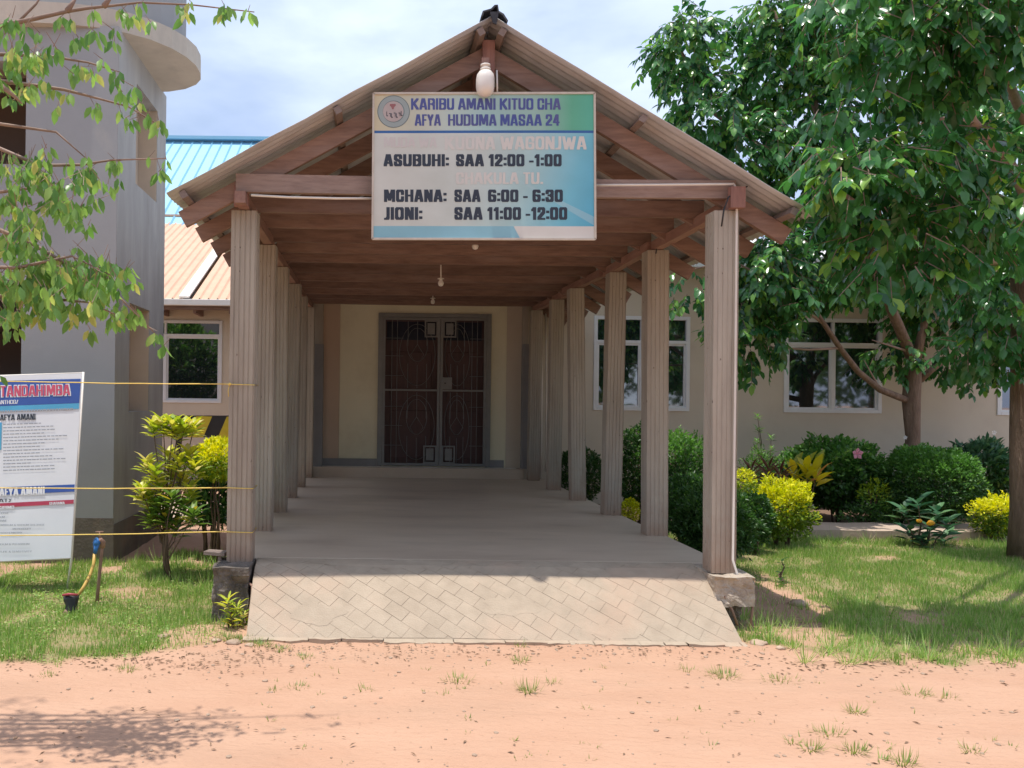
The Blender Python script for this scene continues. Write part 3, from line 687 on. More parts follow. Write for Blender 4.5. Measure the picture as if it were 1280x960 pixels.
t_ = MB(); t_.tube([P(621, 88, 5.5), P(621.5, 116, 5.49)], 0.007, 6); single('conduit', t_, M['offwhite'], 'short white pipe dropping beside the globe lamp', 'pipe', smooth=True)
for (px, py0, py1, D_, lab) in ((594, 296, 312, 7.30, 'small bare bulb just below the bottom edge of the signboard'), (551, 331, 358, 8.48, 'bare bulb hanging on a short drop pipe, nearest the middle of the walkway ceiling'), (541, 366, 380, 11.42, 'farthest and smallest bare bulb, right above the double door')):
    top = P(px, py0, D_); bot = P(px, py1, D_); b_ = empty('hanging_bulb', top, lab, 'lamp', None)
    ln = top.z - bot.z
    t_ = MB(); t_.tube([top + Vector((0, 0, .05)), bot + Vector((0, 0, .085))], 0.008, 6); t_.lathe(bot, [(.02, .075), (.035, .078), (.035, .085), (.018, .09)], 12); part('drop_pipe', t_, M['offwhite'], b_, True)
    t_ = MB(); t_.lathe(bot, [(.006, .0), (.022, .006), (.031, .03), (.026, .05), (.014, .068), (.014, .075)], 14); part('bulb', t_, M['lamp'], b_, True)

# ================================================================== SIGNBOARD
_O = [(.22, 0), (.78, 0), (1, .14), (1, .86), (.78, 1), (.22, 1), (0, .86), (0, .14), (.22, 0)]
GL = {
 'A': (.60, [[(0, 0), (.38, 1), (.62, 1), (1, 0)], [(.2, .24), (.8, .24)]]),
 'B': (.56, [[(0, 0), (0, 1)], [(0, 1), (.78, 1), (1, .88), (1, .66), (.78, .53), (0, .53)], [(.78, .53), (1, .42), (1, .12), (.78, 0), (0, 0)]]),
 'C': (.54, [[(1, .66), (1, .86), (.78, 1), (.22, 1), (0, .86), (0, .14), (.22, 0), (.78, 0), (1, .14), (1, .36)]]),
 'D': (.56, [[(0, 0), (0, 1), (.74, 1), (1, .86), (1, .14), (.74, 0), (0, 0)]]),
 'E': (.44, [[(1, 1), (0, 1), (0, 0), (1, 0)], [(0, .52), (.9, .52)]]),
 'F': (.42, [[(1, 1), (0, 1), (0, 0)], [(0, .5), (.85, .5)]]),
 'G': (.56, [[(1, .68), (1, .86), (.78, 1), (.22, 1), (0, .86), (0, .14), (.22, 0), (.78, 0), (1, .12), (1, .48), (.55, .48)]]),
 'H': (.57, [[(0, 0), (0, 1)], [(1, 0), (1, 1)], [(0, .52), (1, .52)]]),
 'I': (.21, [[(.5, 0), (.5, 1)]]),
 'J': (.36, [[(1, 1), (1, .14), (.7, 0), (0, 0)]]),
 'K': (.60, [[(0, 0), (0, 1)], [(.98, 1), (.2, .48)], [(.3, .58), (1, 0)]]),
 'L': (.42, [[(0, 1), (0, 0), (1, 0)]]),
 'M': (.74, [[(0, 0), (0, 1), (.14, 1), (.5, .12), (.86, 1), (1, 1), (1, 0)]]),
 'N': (.57, [[(0, 0), (0, 1), (.12, 1), (.88, 0), (1, 0), (1, 1)]]),
 'O': (.56, [_O]),
 'P': (.52, [[(0, 0), (0, 1), (.75, 1), (1, .87), (1, .55), (.75, .42), (0, .42)]]),
 'R': (.56, [[(0, 0), (0, 1), (.75, 1), (1, .88), (1, .62), (.78, .5), (0, .5)], [(.72, .5), (1, .38), (1, 0)]]),
 'S': (.54, [[(1, .7), (1, .86), (.78, 1), (.22, 1), (0, .86), (0, .66), (.2, .54), (.8, .44), (1, .32), (1, .14), (.78, 0), (.22, 0), (0, .14), (0, .3)]]),
 'T': (.48, [[(0, 1), (1, 1)], [(.5, 1), (.5, 0)]]),
 'U': (.56, [[(0, 1), (0, .14), (.22, 0), (.78, 0), (1, .14), (1, 1)]]),
 'V': (.58, [[(0, 1), (.42, 0), (.58, 0), (1, 1)]]),
 'W': (.84, [[(0, 1), (.2, 0), (.28, 0), (.5, .9), (.72, 0), (.8, 0), (1, 1)]]),
 'X': (.55, [[(0, 0), (1, 1)], [(0, 1), (1, 0)]]),
 'Y': (.55, [[(0, 1), (.5, .45), (1, 1)], [(.5, .45), (.5, 0)]]),
 'Z': (.46, [[(0, 1), (1, 1), (0, 0), (1, 0)]]),
 '0': (.54, [_O]), '1': (.36, [[(.05, .80), (.85, 1), (.85, 0)]]),
 '2': (.52, [[(0, .68), (0, .86), (.22, 1), (.78, 1), (1, .86), (1, .62), (0, .1), (0, 0), (1, 0)]]),
 '3': (.54, [[(0, .74), (0, .86), (.22, 1), (.78, 1), (1, .87), (1, .64), (.78, .53), (.4, .53)], [(.78, .53), (1, .42), (1, .13), (.78, 0), (.22, 0), (0, .14), (0, .28)]]),
 '4': (.54, [[(.78, 0), (.78, 1), (.6, 1), (0, .26), (1, .26)]]),
 '6': (.54, [[(1, .85), (.78, 1), (.22, 1), (0, .86), (0, .14), (.22, 0), (.78, 0), (1, .14), (1, .44), (.78, .54), (0, .54)]]),
 ':': (.2, [[(.5, .08), (.5, .14)], [(.5, .62), (.5, .68)]]), '.': (.2, [[(.5, .0), (.5, .06)]]), '-': (.3, [[(0, .38), (1, .38)]]),
 '&': (.6, [[(1, .0), (.2, .7), (.3, 1), (.65, 1), (.7, .75), (0, .35), (0, .1), (.3, 0), (.6, 0), (1, .4)]]), '(': (.3, [[(1, 1), (0, .8), (0, .2), (1, 0)]]), ')': (.3, [[(0, 1), (1, .8), (1, .2), (0, 0)]]), '/': (.4, [[(0, 0), (1, 1)]]), ' ': (.2, [])}
def hull(p):
    p = sorted(set(p)); 
    def half(q):
        o = []
        for a in q:
            while len(o) > 1 and (o[-1][0] - o[-2][0]) * (a[1] - o[-2][1]) - (o[-1][1] - o[-2][1]) * (a[0] - o[-2][0]) <= 1e-12: o.pop()
            o.append(a)
        return o
    a, b = half(p), half(p[::-1]); return a[:-1] + b[:-1]
def textpolys(s, hx, hy):
    """heavy condensed capitals drawn as swept strokes; returns convex polygons in text units and the total width"""
    x = 0.0; out = []
    for ch in s:
        w_, strokes = GL[ch.upper()]
        ax, bx = x + hx, x + max(w_ - hx, hx + .001)
        k = 0
        for st in strokes:
            pts = [(ax + (bx - ax) * u, hy + (1 - 2 * hy) * v) for u, v in st]
            for p, q in zip(pts, pts[1:]):
                out.append((hull([(c[0] + i * hx, c[1] + j * hy) for c in (p, q) for i, j in ((-1, -1), (1, -1), (1, 1), (-1, 1))]), k)); k += 1
        x += w_ + .055
    return out, x - .055
def lettering(s, x0, x1, yt, yb, fn, m, parent, bold=0.03, skew=0.0, lbl=None):
    """fn(px,py) -> world point; the text fills the box x0..x1, yt..yb (pixels of the photograph measured on the flat board)"""
    hx = min(.115, .055 + bold * 1.0) ; hy = hx * .72
    polys, W_ = textpolys(s, hx, hy); V = []; FF = []
    for poly, k in polys:
        n0 = len(V)
        for (x, y) in poly: V.append(fn(x0 + x / W_ * (x1 - x0), yb + y * (yt - yb) + skew * x / W_) + Vector((0, -.00004 * k, 0)))
        FF.append(tuple(range(n0, len(V))))
    o = mesh_obj('lettering', V, FF, m, parent)
    if lbl: o['label'] = lbl
    return o
sign = empty('signboard', P(605, 299, 5.48), 'wide printed signboard with blue and black opening hours hung under the gable', 'sign')
SD = 5.475
c4 = [P(467, 117, SD), P(743, 116.5, SD), P(744, 299, SD), P(465.5, 298.5, SD)]
mb = MB(); back = [v + Vector((0, .012, 0)) for v in c4]
mb.add(c4 + back, [(3, 2, 1, 0), (4, 5, 6, 7), (0, 1, 5, 4), (1, 2, 6, 5), (2, 3, 7, 6), (3, 0, 4, 7)])
def signmat():
    m = bpy.data.materials.new('printed_sign_face'); m.use_nodes = True; n = m.node_tree.nodes; l = m.node_tree.links; b = n["Principled BSDF"]; b.inputs['Roughness'].default_value = 0.45
    at = n.new("ShaderNodeAttribute"); at.attribute_name = 'print'; sp = n.new("ShaderNodeSeparateXYZ"); l.new(at.outputs['Vector'], sp.inputs[0])
    def ramp(src, stops):
        r_ = n.new("ShaderNodeValToRGB"); e = r_.color_ramp.elements; e[0].position, e[0].color = stops[0][0], (*stops[0][1], 1); e[1].position, e[1].color = stops[-1][0], (*stops[-1][1], 1)
        for p, c in stops[1:-1]: q = e.new(p); q.color = (*c, 1)
        l.new(src, r_.inputs[0]); return r_.outputs[0]
    def math_(op, a, b_, c=None):
        q = n.new("ShaderNodeMath"); q.operation = op
        for i, x in enumerate((a, b_, c)):
            if x is None: continue
            if isinstance(x, (int, float)): q.inputs[i].default_value = x
            else: l.new(x, q.inputs[i])
        return q.outputs[0]
    def mix(f, a, b_):
        q = n.new("ShaderNodeMixRGB"); l.new(f, q.inputs[0]); l.new(a, q.inputs[1]); l.new(b_, q.inputs[2]); return q.outputs[0]
    U, V = sp.outputs[0], sp.outputs[1]
    q = math_('ADD', U, math_('MULTIPLY', V, -0.22))
    main = ramp(q, [(0.0, (0.57, 0.58, 0.53)), (0.35, (0.53, 0.58, 0.54)), (0.60, (0.38, 0.56, 0.57)), (0.82, (0.17, 0.47, 0.58)), (1.0, (0.08, 0.38, 0.56))])
    head = ramp(U, [(0.0, (0.56, 0.49, 0.32)), (0.25, (0.50, 0.53, 0.45)), (0.5, (0.36, 0.54, 0.54)), (0.75, (0.30, 0.46, 0.40)), (0.9, (0.11, 0.38, 0.24)), (1.0, (0.10, 0.42, 0.30))])
    x = mix(math_('GREATER_THAN', V, 0.745), main, head)
    # pale rays
    ray = math_('MULTIPLY', math_('GREATER_THAN', math_('SUBTRACT', V, math_('MULTIPLY_ADD', U, -0.9, 0.99)), 0), math_('LESS_THAN', math_('SUBTRACT', V, math_('MULTIPLY_ADD', U, -0.75, 0.90)), 0))
    pale = n.new("ShaderNodeRGB"); pale.outputs[0].default_value = (0.42, 0.58, 0.62, 1)
    x = mix(math_('MULTIPLY', math_('MULTIPLY', ray, math_('LESS_THAN', V, .45)), 0.45), x, pale.outputs[0])
    # bottom bands
    cy = n.new("ShaderNodeRGB"); cy.outputs[0].default_value = (0.24, 0.47, 0.56, 1); wh = n.new("ShaderNodeRGB"); wh.outputs[0].default_value = (0.62, 0.61, 0.57, 1)
    x = mix(math_('MULTIPLY', math_('LESS_THAN', V, 0.088), math_('LESS_THAN', U, 0.66)), x, cy.outputs[0])
    x = mix(math_('MULTIPLY', math_('LESS_THAN', V, 0.088), math_('GREATER_THAN', math_('ADD', U, math_('MULTIPLY', V, 0.35)), 0.665)), x, wh.outputs[0])
    ln = n.new("ShaderNodeRGB"); ln.outputs[0].default_value = (0.035, 0.12, 0.33, 1)
    x = mix(math_('MULTIPLY', math_('GREATER_THAN', V, 0.727), math_('LESS_THAN', V, 0.745)), x, ln.outputs[0])
    no = n.new("ShaderNodeTexNoise"); no.inputs['Scale'].default_value = 4; no.inputs['Detail'].default_value = 6; l.new(at.outputs['Vector'], no.inputs['Vector'])
    dr = ramp(no.outputs[0], [(0.3, (0.98, 0.98, 0.96)), (0.7, (1.13, 1.13, 1.13))]); mu = n.new("ShaderNodeMixRGB"); mu.blend_type = 'MULTIPLY'; mu.inputs[0].default_value = 1; l.new(x, mu.inputs[1]); l.new(dr, mu.inputs[2])
    l.new(mu.outputs[0], b.inputs['Base Color']); return m
sp_ = part('sign_panel', mb, signmat(), sign)
a_ = sp_.data.attributes.new('print', 'FLOAT_VECTOR', 'POINT')
for i, (u, v) in enumerate([(0, 1), (1, 1), (1, 0), (0, 0)] * 2): a_.data[i].vector = (u, v, 0)
mb = MB()
for i in range(4):
    a, b = c4[i], c4[(i + 1) % 4]; mb.beam(a + Vector((0, .004, 0)), b + Vector((0, .004, 0)), 0.024, 0.014)
part('sign_frame', mb, mat('pale_sign_frame', (0.62, 0.56, 0.48), (0.5, 0.45, 0.38), 0.6, 10), sign)
SF = lambda x, y: P(x, y, SD) + Vector((0, -0.0015, 0))
def inkmat(name, c1, c2):
    m = mat(name, c1, c2, 0.5, 3.5); return m
BLUE = inkmat('weathered_blue_ink', (0.045, 0.085, 0.33), (0.11, 0.10, 0.24))
PINKF = inkmat('faded_pink_ink', (0.62, 0.56, 0.53), (0.60, 0.59, 0.56))
lettering('KARIBU AMANI KITUO CHA', 513.8, 700.8, 123, 137.2, SF, BLUE, sign, 0.035)
lettering('AFYA', 518.5, 551, 143, 157.2, SF, BLUE, sign, 0.035); lettering('HUDUMA MASAA 24', 560, 699.5, 143, 157.2, SF, BLUE, sign, 0.035)
lettering('MUDA WA', 480, 546, 171.5, 184, SF, PINKF, sign, 0.03)
lettering('KUONA WAGONJWA', 556, 733, 170.5, 187, SF, M['fade'], sign, 0.035)
lettering('CHAKULA TU.', 570, 679, 215.5, 230, SF, M['fade'], sign, 0.035)
for s_, x0, x1, yt, yb in (('ASUBUHI:', 479.5, 561, 192.8, 208), ('SAA 12:00 -1:00', 570, 702, 192.8, 208), ('MCHANA:', 480, 558, 237, 252.5), ('SAA', 568, 600.5, 237, 252.5), ('6:00 - 6:30', 610, 703.5, 237, 252.5), ('JIONI:', 480, 527.8, 259, 274.8), ('SAA 11:00 -12:00', 568, 709, 259, 274.8)):
    lettering(s_, x0, x1, yt, yb, SF, M['ink'], sign, 0.05)
# round emblem
def disc(px, py, r_, m, lift, name='emblem', r0=0.0, parent=sign):
    mb = MB(); n_ = 40
    for k in range(n_):
        t = 2 * math.pi * k / n_; mb.v.append(P(px + r_ * math.cos(t), py + r_ * math.sin(t), SD) + Vector((0, -lift, 0)))
    if r0:
        for k in range(n_):
            t = 2 * math.pi * k / n_; mb.v.append(P(px + r0 * math.cos(t), py + r0 * math.sin(t), SD) + Vector((0, -lift, 0)))
        mb.f = [(k, (k + 1) % n_, n_ + (k + 1) % n_, n_ + k) for k in range(n_)]
    else: mb.f = [tuple(range(n_))]
    return mesh_obj(name, mb.v, mb.f, m, parent)
GR = mat('emblem_grey_green', (0.34, 0.39, 0.37), (0.30, 0.35, 0.34), 0.5); GR2 = mat('emblem_outline', (0.15, 0.19, 0.19), None, 0.5); PK = mat('emblem_pink', (0.52, 0.43, 0.40), None, 0.5); RD = mat('emblem_red', (0.36, 0.14, 0.14), None, 0.5)
disc(492, 139.5, 20.3, GR2, .0010, r0=19.4); disc(492, 139.5, 19.4, GR, .0014); disc(492, 139.5, 13.6, GR2, .0018, r0=12.8); disc(491.5, 139.5, 12.8, PK, .0022)
disc(491, 132.5, 2.6, RD, .0026); disc(488.8, 131.5, 1.6, RD, .0028); disc(493.2, 131.5, 1.6, RD, .0028); disc(491, 135.5, 1.4, RD, .0028)
mb = MB()
for k, (x, y, h) in enumerate(((483, 142.5, 6), (486.2, 144, 4.5), (489, 144.5, 5.5), (492, 143.5, 5), (495, 144.5, 5.5), (498, 143.3, 4.5), (501, 142, 6))):
    for (a0, b0, a1, b1) in ((0, 0, .8, h), (0, h - 1, 2.2, h)) if k % 2 == 0 else ((0, 0, 2.2, .9), (1.6, 0, 2.3, h)):
        q = [P(x + a0, y + b0 - h / 2, SD), P(x + a1, y + b0 - h / 2, SD), P(x + a1, y + b1 - h / 2, SD), P(x + a0, y + b1 - h / 2, SD)]
        mb.add([p + Vector((0, -.0028 - .0003 * k, 0)) for p in q], [(0, 1, 2, 3)])
part('emblem', mb, M['ink'], sign)

# ================================================================== BUILDINGS
def wall_grid(mb, O, U, W, H, ops, T, Nn):
    """rectangular wall with openings; O lower-left front corner, U unit across, Nn unit inwards, thickness T"""
    O, U, Nn = Vector(O), Vector(U), Vector(Nn); Z = Vector((0, 0, 1))
    us = sorted({0, W, *[v for o in ops for v in (o[0], o[1])]}); vs_ = sorted({0, H, *[v for o in ops for v in (o[2], o[3])]})
    def hole(a, b):
        return any(o[0] - 1e-6 <= a and b <= o[1] + 1e-6 and True for o in ops)
    pt = lambda u, v, d: O + U * u + Z * v + Nn * d
    for i in range(len(us) - 1):
        for j in range(len(vs_) - 1):
            a, b, c, d = us[i], us[i + 1], vs_[j], vs_[j + 1]
            if any(o[0] - 1e-6 <= a and b <= o[1] + 1e-6 and o[2] - 1e-6 <= c and d <= o[3] + 1e-6 for o in ops): continue
            mb.add([pt(a, c, 0), pt(b, c, 0), pt(b, d, 0), pt(a, d, 0)], [(0, 1, 2, 3)]); mb.add([pt(a, c, T), pt(b, c, T), pt(b, d, T), pt(a, d, T)], [(3, 2, 1, 0)])
    for a, b, c, d in list(ops) + [(0, W, 0, H)]:
        q = [(a, c), (b, c), (b, d), (a, d)]
        for k in range(4):
            (u0, v0), (u1, v1) = q[k], q[(k + 1) % 4]; mb.add([pt(u0, v0, 0), pt(u1, v1, 0), pt(u1, v1, T), pt(u0, v0, T)], [(0, 1, 2, 3)])

def window(parent, x0, x1, z0, z1, Y, cols=2, transom=0.27, fr=0.055, mull=None):
    f = MB(); y0, y1 = Y - 0.02, Y + 0.06
    f.box((x0, y0, z0), (x0 + fr, y1, z1)); f.box((x1 - fr, y0, z0), (x1, y1, z1)); f.box((x0 + fr, y0, z0), (x1 - fr, y1, z0 + fr)); f.box((x0 + fr, y0, z1 - fr), (x1 - fr, y1, z1))
    zt = z1 - (z1 - z0) * transom
    f.box((x0 + fr, y0 + .004, zt - .03), (x1 - fr, y1 - .004, zt + .02))
    ms = mull or [(x0 + x1) / 2]
    for m_ in ms: f.box((m_ - .024, y0 + .006, z0 + fr), (m_ + .024, y1 - .006, zt - .03)); f.box((m_ - .018, y0 + .006, zt + .02), (m_ + .018, y1 - .006, z1 - fr))
    win = part('window', f, M['white'], parent, bevel=0.004)
    edges = [x0 + fr] + ms + [x1 - fr]
    s_ = 0.028
    for i in range(len(edges) - 1):
        a, b = edges[i] + (.024 if i else 0), edges[i + 1] - (.024 if i < len(edges) - 2 else 0); c, d = z0 + fr, zt - .03
        sh = MB(); ya, yb = Y + 0.012 * (i % 2), Y + 0.03 + 0.012 * (i % 2)
        sh.box((a, ya, c), (a + s_, yb, d)); sh.box((b - s_, ya, c), (b, yb, d)); sh.box((a + s_, ya, c), (b - s_, yb, c + s_)); sh.box((a + s_, ya, d - s_), (b - s_, yb, d)); part('sash', sh, M['white'], win)
        gl = MB(); gl.box((a + s_, yb - .012, c + s_), (b - s_, yb - .006, d - s_)); part('pane', gl, M['glass'], win)
        gl = MB(); gl.box((a, Y + .02, zt + .02), (b, Y + .026, z1 - fr)); part('pane', gl, M['glass'], win)
    return win

WY = 12.2
clin = empty('clinic_building', (5.5, WY, 0), 'long beige clinic wall with white sliding windows behind the garden and walkway', 'building')
wins = []
for (a, b) in ((742, 862), (980, 1102), (1246.5, 1372)):
    l_ = P(a, 450, WY).x; r_ = P(b, 450, WY).x; wins.append((l_, r_, 1.425, 2.865))
X0 = 2.06; mb = MB()
wall_grid(mb, (X0, WY, -0.1), (1, 0, 0), 12.5 - X0, 3.72, [(a - X0, b - X0, c + .1, d + .1) for a, b, c, d in wins], 0.22, (0, 1, 0)); part('wall', mb, M['beige'], clin)
for a, b, c, d in wins: window(clin, a, b, c, d, WY, transom=0.27)
# rooms behind the windows
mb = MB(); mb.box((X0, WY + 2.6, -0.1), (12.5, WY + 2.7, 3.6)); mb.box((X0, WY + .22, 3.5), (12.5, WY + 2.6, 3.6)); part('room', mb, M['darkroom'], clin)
# entrance wall: cream, peach band, skirting
dL, dR = P(472, 500, WY).x, P(613, 500, WY).x; dB, dT = 0.535, P(540, 392, WY).z
EX0 = -0.98; mb = MB()
wall_grid(mb, (P(424, 500, WY).x, WY, 0.3), (1, 0, 0), X0 - P(424, 500, WY).x - .002, 4.2 - 0.3, [(dL - P(424, 500, WY).x, dR - P(424, 500, WY).x, dB - .3, dT - .3)], 0.22, (0, 1, 0)); part('wall', mb, M['cream'], clin, label='cream painted wall around the double door')
mb = MB(); mb.box((P(403, 500, WY).x, WY - 0.02, 0.3), (P(424, 500, WY).x - .002, WY + .2, 4.2)); part('wall', mb, M['peach'], clin, label='peach band left of the cream wall')
mb = MB(); mb.box((EX0 - .3, WY - 0.0, 0.0), (P(403, 500, WY).x - .002, WY + .2, 4.2)); part('wall', mb, M['beige'], clin)
# gable infill where the porch roof meets the wall is covered by the tall entrance wall; skirting
mb = MB(); mb.box((P(403, 500, WY).x - .01, WY - .034, 0.53), (dL - .002, WY - .021, 0.645)); mb.box((dR + .002, WY - .014, 0.53), (X0 - .03, WY - .003, 0.645)); part('skirting', mb, M['greyskirt'], clin)
mb = MB(); mb.box((XL + .1, 11.96, 0.2), (2.30, WY + .1, 0.528)); part('entrance_step', mb, M['slab'], clin, bevel=.01)
mb = MB(); mb.box((P(403, 500, WY).x, 12.06, .5285), (2.20, WY - .04, .533)); part('threshold', mb, M['offwhite'], clin)
# engaged grey posts beside the entrance
for x0_, x1_, top in ((P(389, 500, 12.05).x, P(403.5, 500, 12.05).x, P(395, 430, 12.05).z), (P(653.5, 500, 12.05).x, P(660, 500, 12.05).x, P(655, 430, 12.05).z)):
    mb = MB(); mb.box((x0_, 12.03, .529), (x1_, WY - .003, top)); part('pilaster', mb, M['greyskirt'], clin)
    mb = MB(); mb.box((x0_, 12.05, top), (x1_ - .01, WY - .003, 3.9)); part('pilaster', mb, M['column'], clin)
# eave and pale metal roof
mb = MB()
for i in range(0, 56):
    x = X0 + i * 0.19; 
    if x > 12.6: break
    mb.add([(x, 11.62, 3.70), (x + .15, 11.62, 3.70), (x + .165, 11.62, 3.725), (x + .19, 11.62, 3.70), (x, 17.0, 5.05), (x + .15, 17.0, 5.05), (x + .165, 17, 5.075), (x + .19, 17.0, 5.05)], [(0, 1, 5, 4), (1, 2, 6, 5), (2, 3, 7, 6)])
part('roof', mb, M['whitesheet'], clin, solid=0.004)
mb = MB(); mb.box((X0, 11.60, 3.53), (12.6, 11.64, 3.695)); part('fascia', mb, M['white'], clin)
mb = MB(); mb.box((X0, 11.645, 3.60), (12.6, WY, 3.62)); part('soffit', mb, M['beige'], clin)

# --- double door: steel grille gates in front of wooden doors
fy = WY - 0.035
door = MB(); door.box((dL, fy, dB), (dL + .07, WY + .08, dT)); door.box((dR - .07, fy, dB), (dR, WY + .08, dT)); door.box((dL + .07, fy, dT - .06), (dR - .07, WY + .08, dT))
part('door_frame', door, M['steel'], clin, bevel=.004)
mid = P(549.5, 500, WY).x; zm = P(545, 488, WY).z
for i, (a, b) in enumerate(((dL + .072, mid - .003), (mid + .003, dR - .072))):
    w_ = MB(); w_.box((a, WY + .10, dB + .01), (b, WY + .14, dT - .065)); lf = part('door_leaf', w_, M['door'], clin)
    for zc0, zc1 in ((.12, .85), (1.0, 1.75)):
        q = MB(); q.box((a + .12, WY + .085, dB + zc0), (b - .12, WY + .099, dB + zc1)); part('door_panel', q, M['door'], lf, bevel=.012)
    q = MB(); q.box((a + .06, WY + .09, dT - .40), (b - .06, WY + .099, dT - .12)); part('fanlight', q, M['doorglass'], lf)
    g_ = MB(); t = .038; y0, y1 = fy + .004, fy + .04
    g_.box((a, y0, dB + .012), (a + t, y1, dT - .065)); g_.box((b - t, y0, dB + .012), (b, y1, dT - .065)); g_.box((a + t, y0, dT - .065 - t), (b - t, y1, dT - .065)); g_.box((a + t, y0, dB + .012), (b - t, y1, dB + .012 + t)); g_.box((a + t, y0 + .002, zm - .014), (b - t, y1 - .002, zm + .014))
    gate = part('grille_gate', g_, M['steel'], clin)
    # little framed corner plates at the meeting stiles
    for (z0_, z1_) in ((dT - .065 - t - .26, dT - .065 - t), (dB + .012 + t, dB + .012 + t + .27)):
        xa, xb = (b - t - .20, b - t) if i == 0 else (a + t, a + t + .20)
        q = MB(); e = .022
        q.box((xa, y0 + .003, z0_), (xa + e, y1 - .003, z1_)); q.box((xb - e, y0 + .003, z0_), (xb, y1 - .003, z1_)); q.box((xa + e, y0 + .003, z0_), (xb - e, y1 - .003, z0_ + e)); q.box((xa + e, y0 + .003, z1_ - e), (xb - e, y1 - .003, z1_))
        q.box((xa + e + .022, y0 + .012, z0_ + e + .022), (xb - e - .022, y0 + .022, z1_ - e - .022)); part('corner_plate', q, M['steel'], gate)
    bars = MB(); yb_ = fy + .022; r_ = .0042
    xa, xb = a + t, b - t; W_ = xb - xa
    outer = (a + t + .10) if i == 0 else (b - t - .10); outer2 = (a + t + .18) if i == 0 else (b - t - .18)
    for x in (outer, outer2): bars.tube([(x, yb_, dB + .05), (x, yb_, dT - .10)], r_, 4)
    for z in (dB + .32, dB + .62, zm - .25, zm + .22, zm + .52, dT - .38): bars.tube([(xa, yb_ + .006, z), (xa + W_ * (0.34 if i == 0 else 1), yb_ + .006, z)] if i == 0 else [(xb - W_ * .34, yb_ + .006, z), (xb, yb_ + .006, z)], r_, 4)
    cx = (outer2 + (b - t if i == 0 else a + t)) / 2; hw_ = abs(outer2 - (b - t if i == 0 else a + t)) / 2 - .02
    for z0_, z1_ in ((dB + .06, zm - .03), (zm + .03, dT - .12)):
        zc = (z0_ + z1_) / 2; hh = (z1_ - z0_) / 2
        for dx in (-.5, 0, .5): bars.tube([(cx + dx * hw_, yb_, z0_), (cx + dx * hw_, yb_, zc - .16 + .05 * abs(dx))], r_, 4); bars.tube([(cx + dx * hw_, yb_, zc + .16 - .05 * abs(dx)), (cx + dx * hw_, yb_, z1_)], r_, 4)
        bars.tube([(cx, yb_ + .008, zc + .16), (cx + .10, yb_ + .008, zc), (cx, yb_ + .008, zc - .16), (cx - .10, yb_ + .008, zc), (cx, yb_ + .008, zc + .16)], r_, 4)
        for s_ in (-1, 1):
            bars.tube([(cx + s_ * hw_ * .95 * math.sin(k / 12 * math.pi) if s_ * 1 else 0, yb_ + .012, zc + s_ * 0 + hh * .92 * math.cos(k / 12 * math.pi)) for k in range(13)], r_, 4)
            bars.tube([(cx + s_ * hw_ * .55 * math.sin(k / 10 * math.pi), yb_ + .016, zc + hh * .5 * math.cos(k / 10 * math.pi) + hh * .3) for k in range(11)], r_, 4)
    part('ornamental_bars', bars, M['steel'], gate)
    if i == 1:
        q = MB(); q.box((a + t, y0 - .01, zm + .02), (a + t + .14, y0 + .0, zm + .20)); part('lock_plate', q, M['steel'], gate)
        q = MB(); q.tube([(a + t + .035, y0 - .03, zm + .11), (a + t + .035, y0 - .008, zm + .11)], .012, 8); part('keyhole', q, M['black'], gate)

# --- left wing with orange-brown roof
LY = 14.0
wing = empty('side_wing', (-2.5, LY, 0), 'beige side wing with dark window and orange brown metal roof, left of the walkway', 'building')
wx0, wx1 = P(128, 450, LY).x, P(277.5, 450, LY).x; wz0, wz1 = P(240, 503.5, LY).z, P(240, 400.5, LY).z
mb = MB(); OX = -7.5
wall_grid(mb, (OX, LY, -.1), (1, 0, 0), 5.0 + 2.5 - .3, 3.5, [(wx0 - OX, wx1 - OX, wz0 + .1, wz1 + .1)], .22, (0, 1, 0)); mb.box((-.298, 12.4, -.1), (-.1, 14.2, 3.4)); part('wall', mb, M['beige'], wing)
window(wing, wx0, wx1, wz0, wz1, LY, transom=.18, fr=.05, mull=[P(206.5, 450, LY).x])
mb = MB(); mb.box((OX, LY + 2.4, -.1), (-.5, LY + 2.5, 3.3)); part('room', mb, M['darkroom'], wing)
ev = P(240, 376, 13.35).z
mb = MB(); kk = math.tan(R(25)); x = -7.5; n_ = 0
ridgeY = 13.35 + 5.4
while x < -.2:
    pw = .15
    if not (P(205, 345, 13.35).x + .28 < x < P(205, 345, 13.35).x + .42):
        mb.add([(x, 13.3, ev + .02), (x + pw * .7, 13.3, ev + .02), (x + pw * .82, 13.3, ev + .045), (x + pw, 13.3, ev + .02)] + [(q, ridgeY, ev + .02 + kk * (ridgeY - 13.3) + h) for q, h in ((x, 0), (x + pw * .7, 0), (x + pw * .82, .025), (x + pw, 0))], [(0, 1, 5, 4), (1, 2, 6, 5), (2, 3, 7, 6)])
    x += pw; n_ += 1
part('roof', mb, M['orange'], wing, solid=.004)
fxl = P(205, 345, 13.35).x + .35
mb = MB(); mb.beam((fxl, 13.3, ev + .055), (fxl, ridgeY, ev + .055 + kk * (ridgeY - 13.3)), .17, .03); part('roof_flashing', mb, M['paleflash'], wing)
mb = MB(); mb.beam((-7.5, ridgeY, ev + .07 + kk * (ridgeY - 13.3)), (-.2, ridgeY, ev + .07 + kk * (ridgeY - 13.3)), .3, .05); part('ridge_cap', mb, M['orange'], wing)
mb = MB(); mb.box((-7.5, 13.22, ev - .09), (-.25, 13.30, ev + .015)); part('gutter', mb, M['paleflash'], wing, bevel=.01)
mb = MB(); mb.box((-7.5, 13.34, ev - .15), (-.3, 13.38, ev - .01)); mb.box((-7.5, 13.38, ev - .05), (-.3, 14.0, ev - .035))
